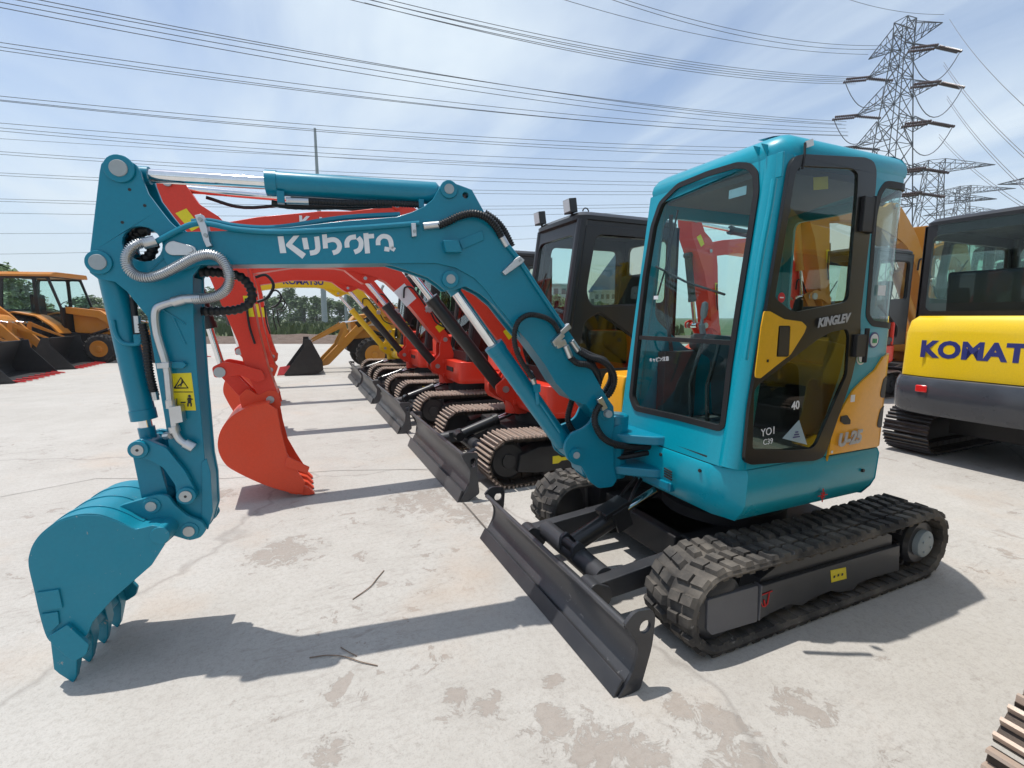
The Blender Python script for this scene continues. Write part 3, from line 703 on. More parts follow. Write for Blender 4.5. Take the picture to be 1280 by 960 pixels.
# swing post
SWX = .0
mb = MB()
top = bpx(775, 523, 0)[1]
zt, zlo = .905, .60
mb.lathe(BF(0, .56, 0), (0, 0, 1), [(0, .02), (0, .062), (.03, .066), (.10, .066), (.12, .055), (.22, .055), (.24, .070), (.355, .072), (.362, .06), (.362, .0)], 28)
post = [(742, 518), (737, 529), (728, 536), (715, 541), (707, 551), (705, 562), (709, 574), (718, 581), (727, 583), (733, 594), (738, 603), (749, 611), (766, 609), (772, 600), (768, 585), (768, 560), (764, 548), (768, 534), (768, 516), (757, 505), (746, 507)]
pp = fillet(bpoly(post, .10), .015, 3)
for a, b in ((.078, .10), (-.10, -.078)): mb.prism(pp, a, b, BF)
foot = bpx(757, 516, .095); cylp = bpx(719, 568, .10)
sp = [(foot[0]-.02, foot[1]-.10), (foot[0]+.10, foot[1]-.13), (cylp[0]-.03, cylp[1]-.02), (cylp[0]-.06, cylp[1]-.13), (cylp[0]-.15, cylp[1]-.16), (0, .57), (0, .88)]
mb.prism(sp, -.078, .078, BF)
swing = mb.build('swing_post', TEAL, HERO, bevel=.006)
mb = MB(); knob(mb, cylp, .036, -.115, .115); knob(mb, foot, .030, -.13, .108); mb.build('pin_boss', TEAL, swing)
mb = MB(); knob(mb, cylp, .018, -.12, .121); knob(mb, foot, .020, -.135, .134); mb.build('pivot_pin', PAINTPIN, swing)
# swing lugs on the machine frame
mb = MB()
for z0, z1 in ((.775, .825), (.595, .645)):
    mb.prism(fillet([(.50, -.24), (.50, .20), (.66, .14), (BO.x+.07, -.02), (BO.x+.085, -.07), (BO.x+.07, -.12), (.68, -.2)], .02), z0, z1, XYZ)
mb.box((.56, .06, .57), (.16, .36, .05)); mb.build('swing_bracket', TEAL, HERO, bevel=.008)
mb = MB()
for k, (z, y) in enumerate(((.72, -.02), (.70, .02), (.74, -.05), (.68, -.08), (.735, .03))):
    mb.tube(cr([(.45, y*1.4, z), (.62, y*1.3+.02, z+.01), (.80, y-.03, z-.02+.01*k), (.90, y-.06, z+.04)]), .016, 8)
mb.build('swing_hose', HOSE, HERO)
# boom plates (box section)
BW = .085
boomp = [(208, 295), (222, 290), (260, 289), (300, 288), (360, 284), (430, 276), (495, 271), (515, 265), (530, 258), (541, 249), (547, 238), (551, 231), (558, 228), (566, 228), (590, 237), (606, 266), (632, 303), (652, 325), (680, 367), (705, 405), (727, 437), (740, 463), (757, 494), (767, 508), (768, 520), (760, 529), (750, 528), (742, 518), (732, 506), (714, 500), (695, 479), (682, 457), (660, 427), (640, 404), (620, 380), (607, 362), (592, 347), (570, 335), (545, 329), (500, 329), (400, 330), (250, 331), (232, 338), (216, 337), (206, 328), (202, 312)]
bp_ = bpoly(boomp, BW)
hole = circ(*bpx(582, 244, BW), .014, 12)
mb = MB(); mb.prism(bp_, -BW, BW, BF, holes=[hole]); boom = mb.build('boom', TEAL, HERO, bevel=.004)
mb = MB(); gus = [(470, 326), (510, 338), (535, 347), (548, 356), (556, 363), (570, 362), (582, 358), (600, 367), (618, 382), (640, 410), (652, 424), (640, 395), (600, 345), (560, 325)]
g = bpoly(gus, BW-.012)
for a, b in ((BW-.03, BW-.012), (-BW+.012, -BW+.03)): mb.prism(g, a, b, BF)
mb.prism(g, -BW+.04, -BW+.045, BF); mb.build('cylinder_gusset', TEAL, boom, bevel=.003)
bpin = bpx(563, 349, BW); tail = bpx(561, 237, BW)
mb = MB()
knob(mb, bpin, .040, -BW-.01, BW+.012); knob(mb, tail, .040, -BW-.01, BW+.012); knob(mb, foot, .038, -BW-.02, BW+.022)
mb.build('pin_boss', TEAL, boom, bevel=.004)
mb = MB(); knob(mb, bpin, .021, -BW-.015, BW+.016); knob(mb, tail, .022, -BW-.015, BW+.016); mb.build('pivot_pin', PAINTPIN, boom)
# lamp bracket on boom
mb = MB(); q = [bpx(*p, BW+.05) for p in ((554, 300), (573, 300), (578, 315), (558, 315))]; mb.prism(q, BW, BW+.05, BF); q2 = [bpx(*p, BW) for p in ((573, 300), (603, 288), (605, 300), (578, 312))]; mb.prism(q2, BW, BW+.006, BF); mb.build('lamp_bracket', TEAL, boom, bevel=.003)
# custom logo lettering
def bdec(mb, pts, t, th=.0015): mb.prism([bpx(a, b, t) for a, b in pts], t, t+th, BF)
def cp(x, y): return (320+x/4, 180+y/4)   # helper: coordinates measured on a 4x enlargement
logo = MB(); LT = BW+.0005
bdec(logo, [cp(*p) for p in ((108, 462), (137, 461), (152, 545), (121, 546))], LT)
bdec(logo, [cp(*p) for p in ((188, 459), (217, 458), (181, 501), (250, 550), (232, 574), (151, 511), (150, 502))], LT)
bdec(logo, [cp(*p) for p in ((229, 470), (255, 469), (266, 526), (240, 527))], LT)
def lst(pts, w): bdec(logo, stroke2([cp(*(p.x, p.y)) for p in cr([(*q, 0) for q in pts], 5)], w/4), LT)
def lln(pts, w): bdec(logo, stroke2([cp(*q) for q in pts], w/4), LT)
lst([(303, 463), (308, 500), (309, 525), (298, 540), (270, 546)], 25)
lln([(342, 452), (348, 522)], 24); lst([(352, 484), (385, 478), (408, 488), (418, 512), (408, 535), (384, 545)], 24)
lst([(456, 518), (455, 490), (470, 470), (500, 464)], 24); lst([(497, 462), (518, 478), (524, 505), (514, 530), (490, 540)], 24) if False else lst([(510, 468), (524, 486), (525, 510), (515, 530), (492, 541)], 24)
lln([(549, 446), (558, 547)], 25); lln([(563, 462), (590, 460)], 22)
lst([(611, 506), (612, 480), (632, 462), (660, 466), (674, 488), (678, 526)], 23); lln([(642, 524), (668, 528)], 22); lln([(676, 520), (694, 530)], 20)
logo.build('boom_lettering', WHT, boom)
# steel tube along the boom top and brackets
mb = MB(); T1 = BW+.012
tb = [bpt(px, py, T1) for px, py in ((196, 302), (207, 296), (222, 288), (238, 281), (252, 279), (268, 281), (290, 286), (320, 289), (350, 290), (400, 288), (460, 284), (512, 280), (524, 279))]
mb.tube(cr(tb, 4), .011, 10)
tb = [bpt(px, py, BW-.04) for px, py in ((240, 277), (262, 276), (300, 283), (350, 284), (430, 272), (500, 268))]; mb.tube(cr(tb, 4), .011, 10)
tb = [bpt(px, py, T1) for px, py in ((634, 306), (650, 326), (670, 357), (692, 390), (708, 414))]; mb.tube(tb, .011, 10)
mb.build('hydraulic_pipe', TEAL, boom)
def strap(pts, t0=BW, t1=BW+.03, m=ZINC, par=None):
    mb = MB(); mb.prism([bpx(*p, t1) for p in pts], t0, t1, BF); o = mb.build('pipe_clamp', m, par or boom, bevel=.002)
    return o
strap([(243, 269), (251, 267), (258, 282), (262, 302), (265, 307), (258, 309), (254, 300), (249, 284)], BW-.02, BW+.026)
strap([(514, 279), (520, 279), (521, 295), (515, 296)])
strap([(628, 340), (646, 322), (650, 320), (656, 325), (653, 329), (632, 344)], BW, BW+.032)
mb = MB(); knob(mb, bpx(250, 274, BW+.03), .008, BW, BW+.034, 8); knob(mb, bpx(257, 294, BW+.03), .008, BW, BW+.034, 8); knob(mb, bpx(518, 289, BW+.03), .007, BW, BW+.036, 8); knob(mb, bpx(650, 325, BW+.03), .007, BW, BW+.04, 8); mb.build('clamp_bolt', PAINTPIN, boom)
# oval pin keeper
mb = MB(); q = []
for k in range(12): a = math.pi/2+math.pi*k/11; q.append((217+11*math.cos(a)*1.0, 310-9*math.sin(a)))
for k in range(8): a = -math.pi/2+math.pi*k/7; q.append((238+7*math.cos(a), 313-6*math.sin(a)))
mb.prism([bpx(*p, BW+.01) for p in q], BW, BW+.01, BF); knob(mb, bpx(239, 313, BW), .011, BW, BW+.018, 10); mb.build('pin_keeper', ZINC, boom, bevel=.002)
armpiv = bpx(218, 312, BW)
# boom foot manifold fittings
mb = MB()
for pts in (((690, 427), (702, 415), (706, 420), (694, 434)), ((700, 414), (711, 404), (714, 410), (703, 419)), ((694, 428), (706, 424), (709, 431), (697, 436))): mb.prism([bpx(*p, BW+.03) for p in pts], BW, BW+.035, BF)
mb.cyl(bpt(707, 432, BW+.03), bpt(713, 447, BW+.03), .016, n=12); mb.cyl(bpt(714, 426, BW+.01), bpt(723, 439, BW+.01), .016, n=12)
mb.cyl(bpt(626, 294, BW+.01), bpt(634, 308, BW+.01), .016, n=12)
mb.cyl(bpt(529, 283, BW+.012), bpt(549, 281, BW+.012), .017, n=12)
mb.prism([bpx(*p, BW+.06) for p in ((747, 500), (753, 496), (760, 510), (754, 514))], BW+.03, BW+.06, BF)
mb.build('hose_fitting', ZINC, boom, bevel=.002)
def hose(pts, r, mat=HOSE, pitch=.012, depth=.22, name='hydraulic_hose', par=None):
    mb = MB(); P = cr([bpt(px, py, t) for px, py, t in pts], 10); ribbed(mb, P, r, pitch, depth); return mb.build(name, mat, par or boom, smooth=60)
hose([(548, 282, BW+.012), (560, 277, BW+.02), (575, 270, BW+.03), (592, 267, BW+.035), (608, 272, BW+.03), (620, 284, BW+.02), (627, 296, BW+.012)], .017)
hose([(606, 266, BW-.03), (620, 276, BW-.03), (630, 288, BW-.03), (640, 308, BW-.02)], .016)
hose([(699, 415, BW+.02), (690, 402, BW+.03), (675, 395, BW+.04), (660, 394, BW+.05), (648, 402, BW+.05), (643, 418, BW+.05), (645, 436, BW+.04), (652, 452, BW+.03), (660, 464, BW+.02), (666, 472, BW+.01)], .013)
hose([(713, 447, BW+.03), (722, 454, BW+.03), (735, 456, BW+.02), (744, 462, BW), (749, 475, BW-.02), (746, 488, BW-.03)], .016)
hose([(722, 438, BW+.01), (735, 446, BW+.01), (752, 451, BW), (764, 461, BW-.01), (768, 476, BW-.02), (762, 492, BW-.03), (750, 500, BW-.05)], .016)
hose([(716, 433, BW-.03), (740, 445, BW-.03), (757, 452, BW-.05), (764, 470, BW-.06), (758, 486, BW-.08), (750, 494, BW-.1)], .016)
hose([(724, 450, BW-.03), (738, 452, BW-.03), (745, 470, BW-.05), (742, 484, BW-.08)], .016)
hose([(750, 506, BW+.05), (744, 518, BW+.06), (745, 533, BW+.07), (755, 548, BW+.06), (772, 556, BW+.04), (795, 559, BW-.01)], .017)
hose([(715, 500, -.03), (710, 520, -.04), (712, 532, -.04), (722, 545, -.04)], .016)

# arm cylinder
def hyd(name, s0, s1, rb, rr, frac, mat, par, t=0.0, fr=BF, eye=.036, rodmat=CHROME):
    """cylinder: barrel starts at s0 (tail pin) and its rod ends at s1"""
    a = fr(s0[0], s0[1], t); b = fr(s1[0], s1[1], t); d = (b-a).normalized(); L = (b-a).length; lb = L*frac
    mb = MB(); mb.lathe(a+d*(eye*.8), d, [(0, rb*.6), (.02, rb), (lb-eye*.8-.045, rb), (lb-eye*.8-.044, rb*1.07), (lb-eye*.8, rb*1.07), (lb-eye*.8, rr)], 28)
    w = rb*.8; ax = (fr(s0[0], s0[1], t+1)-a).normalized(); mb.cyl(a-ax*w, a+ax*w, eye, n=20)
    o = mb.build(name, mat, par)
    mb = MB(); mb.cyl(a+d*(lb-.01), b-d*(eye*.6), rr, n=24); mb.build('chrome_rod', rodmat, o)
    mb = MB(); mb.cyl(b-ax*w, b+ax*w, eye, n=20); mb.cyl(b-d*(eye*2.0), b-d*(eye*.6), rr*1.3, n=16); mb.build('rod_eye', mat, o)
    return o
hp = bpx(149.5, 211, .078)
L0 = math.hypot(hp[0]-tail[0], hp[1]-tail[1])
rodend = bpx(333, 230, 0); fr_ = math.hypot(rodend[0]-tail[0], rodend[1]-tail[1])/L0
ac = hyd('arm_cylinder', tail, hp, .050, .0265, fr_, TEAL, HERO)
mb = MB(); a = bpt(352, 246, .02); mb.box(bpt(351, 247, .03), (.03, .04, .05)); mb.box(bpt(526, 255, .03), (.025, .03, .04)); mb.build('port_block', TEAL, ac, bevel=.003)
mb = MB(); mb.cyl(bpt(358, 251, .04), bpt(386, 252, .04), .014, n=12); mb.build('hose_fitting', ZINC, ac)
hose([(386, 252, .04), (430, 254, .04), (480, 254, .04), (524, 256, .03)], .014, par=ac)
hose([(340, 254, -.03), (370, 258, -.03), (430, 258, -.03), (490, 256, -.03)], .014, pitch=.03, depth=.05, par=ac)
# boom cylinder
L1 = math.hypot(bpin[0]-cylp[0], bpin[1]-cylp[1]); be = bpx(614, 433, 0); f1 = math.hypot(be[0]-cylp[0], be[1]-cylp[1])/L1
bc = hyd('boom_cylinder', cylp, bpin, .048, .026, f1, TEAL, HERO)
mb = MB(); mb.tube([bpt(668, 478, .05), bpt(671, 490, .055), bpt(673, 505, .055)], .012, 8); mb.tube([bpt(673, 500, .055), bpt(700, 540, .055)], .008, 8); mb.box(bpt(671, 485, .05), (.03, .03, .04)); mb.build('cylinder_pipe', TEAL, bc)
mb = MB(); mb.cyl(bpt(662, 465, .07), bpt(668, 479, .06), .014, n=12); mb.build('hose_fitting', ZINC, bc)
# ---- dipper arm
AW = .075
armp = [(112, 316), (109, 328), (112, 341), (123, 349), (143, 352), (158, 364), (184, 396), (195, 462), (206, 525), (211, 560), (219, 610), (222, 645), (230, 666), (240, 673), (251, 671), (258, 660), (263, 640), (261, 600), (256, 575), (247, 472), (242, 400), (241, 345), (252, 330), (252, 300), (222, 286), (212, 277), (200, 262), (185, 242), (177, 222), (175, 214), (170, 206), (160, 199), (146, 196), (133, 197), (126, 205), (124, 215)]
ap = bpoly(armp, AW)
hc = bpx(178, 305, AW); hh = circ(hc[0], hc[1], .068, 20)
mb = MB()
for a, b in ((AW-.018, AW), (-AW, -AW+.018)): mb.prism(ap, a, b, BF, holes=[hh])
low = [(184, 396), (195, 462), (206, 525), (211, 560), (219, 610), (222, 645), (230, 666), (240, 673), (251, 671), (258, 660), (263, 640), (261, 600), (256, 575), (247, 472), (242, 400), (241, 345), (200, 345), (160, 364)]
lp = shrink(bpoly(low, AW), .004)
mb.prism(lp, -AW+.005, AW-.005, BF)
ed = bpoly([(124, 215), (112, 316), (109, 328)], AW)
mb.prism([(a, b) for a, b in ed]+[(a-.012, b) for a, b in ed[::-1]], -AW+.02, AW-.02, BF)
arm = mb.build('dipper_arm', TEAL, HERO, bevel=.003)
bt = bpx(124, 328, AW)
mb = MB(); knob(mb, hp, .052, -AW-.014, -AW); knob(mb, hp, .052, AW, AW+.012); knob(mb, bt, .046, -AW-.012, AW+.010); mb.build('pin_boss', TEAL, arm, bevel=.004)
mb = MB(); knob(mb, hp, .031, -AW-.02, AW+.018); knob(mb, bt, .030, -AW-.02, AW+.016); mb.build('pivot_pin', PAINTPIN, arm, bevel=.003)
mb = MB(); mb.prism([(a, b) for a, b in bpoly([(252, 578), (258, 573), (263, 590), (266, 640), (260, 662), (252, 660)], AW+.008)], AW, AW+.008, BF); mb.build('wear_plate', TEAL, arm, bevel=.002)
mb = MB()
for p in ((162, 237), (181, 257), (153, 278), (175, 246)): 
    if p != (175, 246): knob(mb, bpx(*p, AW), .006, AW, AW+.001, 10)
mb.build('threaded_hole', BLKM, arm)
# weld ribs on arm
mb = MB()
for pts in (((201, 385), (232, 405)), ((216, 395), (232, 430)), ((205, 322), (180, 345)), ((173, 350), (200, 350))): mb.tube([bpt(*p, AW+.001) for p in pts], .004, 6)
mb.build('weld_bead', TEAL, arm)
# yellow safety decal
mb = MB(); mb.prism(bpoly([(214, 467), (239, 466), (245, 513), (217, 513)], AW+.001), AW, AW+.0015, BF); mb.build('warning_decal', YDEC, arm)
mb = MB(); td = AW+.002
def bl_(pts, w): mb.tube([bpt(*p, td) for p in pts], w, 5)
bl_([(218, 485), (226, 472), (235, 485), (218, 485)], .0035); bl_([(222, 483), (229, 478)], .0028); bl_([(226, 483), (228, 474)], .0025); bl_([(215, 490), (241, 490)], .0018)
bl_([(226, 503), (232, 503)], .0028); bl_([(237, 497), (237, 504)], .007); bl_([(235, 504), (235, 508)], .003); bl_([(239, 504), (239, 508)], .003); bl_([(234, 499), (241, 499)], .0025)
mb.cyl(bpt(237, 495, td), bpt(237, 495, td+.001), .006, n=8); bl_([(221, 498), (221, 508)], .002)
mb.build('decal_symbols', DKDEC, arm)
# auxiliary hoses and steel pipe on the arm
mb = MB(); tp = AW+.03
pipe = [bpt(px, py, tp) for px, py in ((230, 375), (215, 378), (202, 382), (196, 386), (194, 396), (196, 415), (200, 430), (205, 446), (209, 462), (211, 480), (213, 502))]
mb.tube(cr(pipe, 4), .015, 10); mb.cyl(bpt(216, 378, tp), bpt(230, 374, tp), .021, n=12)
mb.prism([bpx(*p, tp+.02) for p in ((211, 509), (226, 507), (229, 527), (214, 530))], tp-.02, tp+.025, BF)
mb.tube(cr([bpt(px, py, tp) for px, py in ((218, 528), (220, 542), (227, 552), (236, 556), (242, 560))], 4), .014, 10); mb.cyl(bpt(213, 500, tp), bpt(214, 510, tp), .019, n=12)
mb.cyl(bpt(217, 533, tp), bpt(219, 540, tp), .021, n=12); mb.cyl(bpt(231, 554, tp), bpt(242, 560, tp), .021, n=12); mb.cyl(bpt(207, 545, AW+.01), bpt(214, 544, AW+.03), .016, n=10)
mb.build('auxiliary_pipe', ZINC, arm, bevel=0)
strap([(195, 454), (211, 453), (211, 460), (196, 461)], AW, AW+.05, par=arm)
strap([(211, 453), (228, 452), (233, 456), (228, 461), (211, 460)], AW, AW+.02, TEAL, par=arm)
shs = [(192, 302, .10), (180, 303, .115), (167, 308, .13), (159, 320, .135), (160, 334, .135), (170, 344, .135), (185, 347, .14), (202, 343, .14), (222, 333, .14), (242, 322, .14), (260, 318, .14), (274, 322, .14), (284, 335, .14), (287, 350, .14), (282, 362, .135), (270, 370, .13), (256, 373, .125), (243, 374, .115)]
hose(shs, .018, ZINC, pitch=.0075, depth=.3, par=arm)
mb = MB(); mb.cyl(bpt(194, 301, .10), bpt(178, 305, .115), .021, n=12); mb.cyl(bpt(252, 373, .12), bpt(230, 374, tp), .020, n=12); mb.build('hose_fitting', ZINC, arm)
hose([(250, 340, -.0), (275, 341, .0), (300, 346, .0), (313, 360, .0), (314, 376, .0), (300, 386, .0), (275, 389, .0), (252, 389, .0)], .019, pitch=.022, par=arm)
hose([(163, 316, .0), (168, 297, .0), (178, 288, .02), (186, 287, .02)], .022, pitch=.022, par=arm); hose([(176, 328, -.02), (188, 318, -.02), (194, 300, -.02)], .02, pitch=.022, par=arm)
hose([(166, 372, .02), (169, 400, .03), (172, 430, .04)], .012, pitch=.03, depth=.05, par=arm)
hose([(178, 405, .05), (183, 430, .06), (186, 460, .06), (190, 480, .05), (194, 495, .03)], .015, par=arm)
# bucket cylinder
lk1 = bpx(173, 562, .11)
lcb = math.hypot(lk1[0]-bt[0], lk1[1]-bt[1]); e2 = bpx(180, 525, 0); fb = math.hypot(e2[0]-bt[0], e2[1]-bt[1])/lcb
bcy = hyd('bucket_cylinder', bt, lk1, .045, .024, min(.86, fb), TEAL, HERO)
mb = MB(); mb.tube(cr([bpt(px, py, .05) for px, py in ((141, 400), (145, 418), (155, 429), (172, 430), (176, 424))], 4), .008, 8); mb.box(bpt(173, 424, .04), (.025, .03, .04)); mb.build('cylinder_pipe', TEAL, bcy)
mb = MB(); mb.cyl(bpt(171, 395, .045), bpt(173, 416, .045), .013, n=10); mb.cyl(bpt(193, 490, .05), bpt(195, 500, .05), .013, n=10); mb.build('hose_fitting', ZINC, bcy)
# bucket linkage
lk2 = bpx(233, 619.5, .11); ep = bpx(191, 631, .10); bp2 = bpx(238, 662, .10)
ln = [(164, 556), (172, 549), (184, 550), (208, 560), (232, 590), (244, 613), (243, 626), (233, 631), (223, 627), (219, 607), (204, 585), (184, 574), (170, 574), (163, 566)]
lnp = fillet(bpoly(ln, .105), .012, 3)
mb = MB(); mb.prism(lnp, AW+.004, .105, BF); mb.prism(lnp, -.105, -AW-.004, BF); link = mb.build('bucket_link', TEAL, HERO, bevel=.003)
mb = MB(); knob(mb, lk1, .037, AW, .118); knob(mb, lk2, .037, AW, .118); knob(mb, lk1, .037, -.118, -AW); knob(mb, lk2, .037, -.118, -AW); mb.build('pin_boss', TEAL, link, bevel=.004)
mb = MB(); knob(mb, lk1, .022, -.123, .123); knob(mb, lk2, .024, -.123, .123); mb.build('pivot_pin', PIN, link)
mb = MB(); knob(mb, lk1, .006, .123, .1235, 8); knob(mb, lk2, .006, .123, .1235, 8); mb.build('grease_hole', BLKM, link)
mb = MB(); dv = V((ep[0]-lk1[0], ep[1]-lk1[1], 0)).normalized(); pv = V((-dv.y, dv.x, 0))
for t0, t1 in ((.045, .068), (-.068, -.045)):
    q = [(lk1[0]+pv.x*.042-dv.x*.03, lk1[1]+pv.y*.042-dv.y*.03), (lk1[0]-pv.x*.042-dv.x*.03, lk1[1]-pv.y*.042-dv.y*.03), (ep[0]-pv.x*.05+dv.x*.03, ep[1]-pv.y*.05+dv.y*.03), (ep[0]+pv.x*.05+dv.x*.03, ep[1]+pv.y*.05+dv.y*.03)]
    mb.prism(fillet(q, .03), t0, t1, BF)
mb.build('push_link', TEAL, HERO, bevel=.003)
# bucket
BKW = .205
side = [(39, 690), (46, 676), (57, 664), (76, 651), (101, 644), (124, 644.5), (146, 652), (169, 662), (190, 657), (203, 659), (208, 668), (205, 682), (189, 707), (166, 727), (141, 749), (116, 777), (110, 792), (98, 806), (88, 806), (72, 800), (60, 797), (51, 769), (44, 738), (37, 707)]
sd = bpoly(side, BKW)
mb = MB()
for a, b in ((BKW-.014, BKW), (-BKW, -BKW+.014)): mb.prism(sd, a, b, BF)
shell = bpoly([(206, 664), (190, 660), (169, 663), (146, 652.5), (124, 645), (101, 644.5), (76, 651.5), (57, 664.5), (46, 676.5), (39.5, 690), (37.5, 707), (44.5, 738), (51.5, 769), (60.5, 797), (72, 806)], BKW)
sh = [(p.x, p.y) for p in cr([(*q, 0) for q in shell], 4)]
inn = shrink(sh+[(sh[-1][0]-.2, sh[-1][1]+.2)], .0)
ribbon = stroke2(sh, .013)
mb.prism(ribbon, -BKW+.002, BKW-.002, BF)
bucket = mb.build('bucket', TEALB, HERO, bevel=.002, smooth=40)
mb = MB(); wp = bpoly([(45, 741), (73, 737), (78, 760), (51, 764)], BKW+.008); mb.prism(wp, BKW, BKW+.008, BF); wp = bpoly([(51, 768), (72, 765), (74, 780), (64, 790), (56, 788)], BKW+.008); mb.prism(wp, BKW, BKW+.008, BF); mb.prism([(p[0], p[1]) for p in wp], -BKW-.008, -BKW, BF); mb.build('wear_pad', TEALB, bucket, bevel=.002)
mb = MB(); sc2 = bpoly([(60, 796), (84, 781), (111, 806), (108, 818), (94, 827), (88, 826), (64, 805)], BKW+.02); mb.prism(fillet(sc2, .008), BKW-.0, BKW+.02, BF); mb.prism(fillet(sc2, .008), -BKW-.02, -BKW, BF); mb.build('side_cutter', TEALB, bucket, bevel=.003)
lipc = bpoly([(64, 797), (84, 797), (94, 815), (84, 824), (72, 818)], BKW); mb = MB(); mb.prism(lipc, -BKW, BKW, BF); mb.build('bucket_lip', TEALB, bucket, bevel=.003)
tooth = bpoly([(64, 800), (66, 838), (72, 845), (89, 857), (94, 848), (97, 820), (92, 800), (76, 796)], BKW)
cz = min(p[1] for p in tooth)
for k, t in enumerate((.182, .062, -.062, -.182)):
    mb = MB(); N = len(tooth)
    def tf(a, b, tt, t=t):
        k_ = max(.35, min(1, (b-cz)/.13)); return BF(a, b, t+tt*k_)
    q = tooth
    mb.prism(q, -.030, .030, tf); mb.build('bucket_tooth', TEALB, bucket, bevel=.004)
ear = bpoly([(136, 645), (150, 632), (177, 624), (198, 618), (210, 620), (218, 631), (234, 645), (252, 652), (258, 662), (251, 672), (237, 676), (214, 669), (204, 668), (200, 664), (170, 664), (146, 654)], .11)
mb = MB()
for a, b in ((.09, .11), (-.11, -.09)): mb.prism(fillet(ear, .012, 2), a, b, BF)
mb.build('bucket_ear', TEALB, bucket, bevel=.003)
mb = MB(); kp = bpx(203, 663, BKW); mb.cut(); mb.cyl(BF(kp[0]+.01, kp[1]-.02, -BKW-.004), BF(kp[0]+.01, kp[1]-.02, BKW+.005), .036, n=20); knob(mb, ep, .034, -.12, .116); knob(mb, bp2, .036, -.12, .116); mb.build('pin_boss', TEALB, bucket, bevel=.003)
mb = MB(); knob(mb, bp2, .022, -.125, .122); knob(mb, ep, .020, -.125, .122); mb.build('pivot_pin', PIN, bucket)
mb = MB()
for k in range(3): 
    q = [(76+k*22, 649-k*2), (92+k*22, 643)]
for tt in (.12, .0, -.12): mb.prism(stroke2(sh[8:40], .022), tt-.015, tt+.015, BF)
mb.build('wear_strip', TEALB, bucket, bevel=.002)
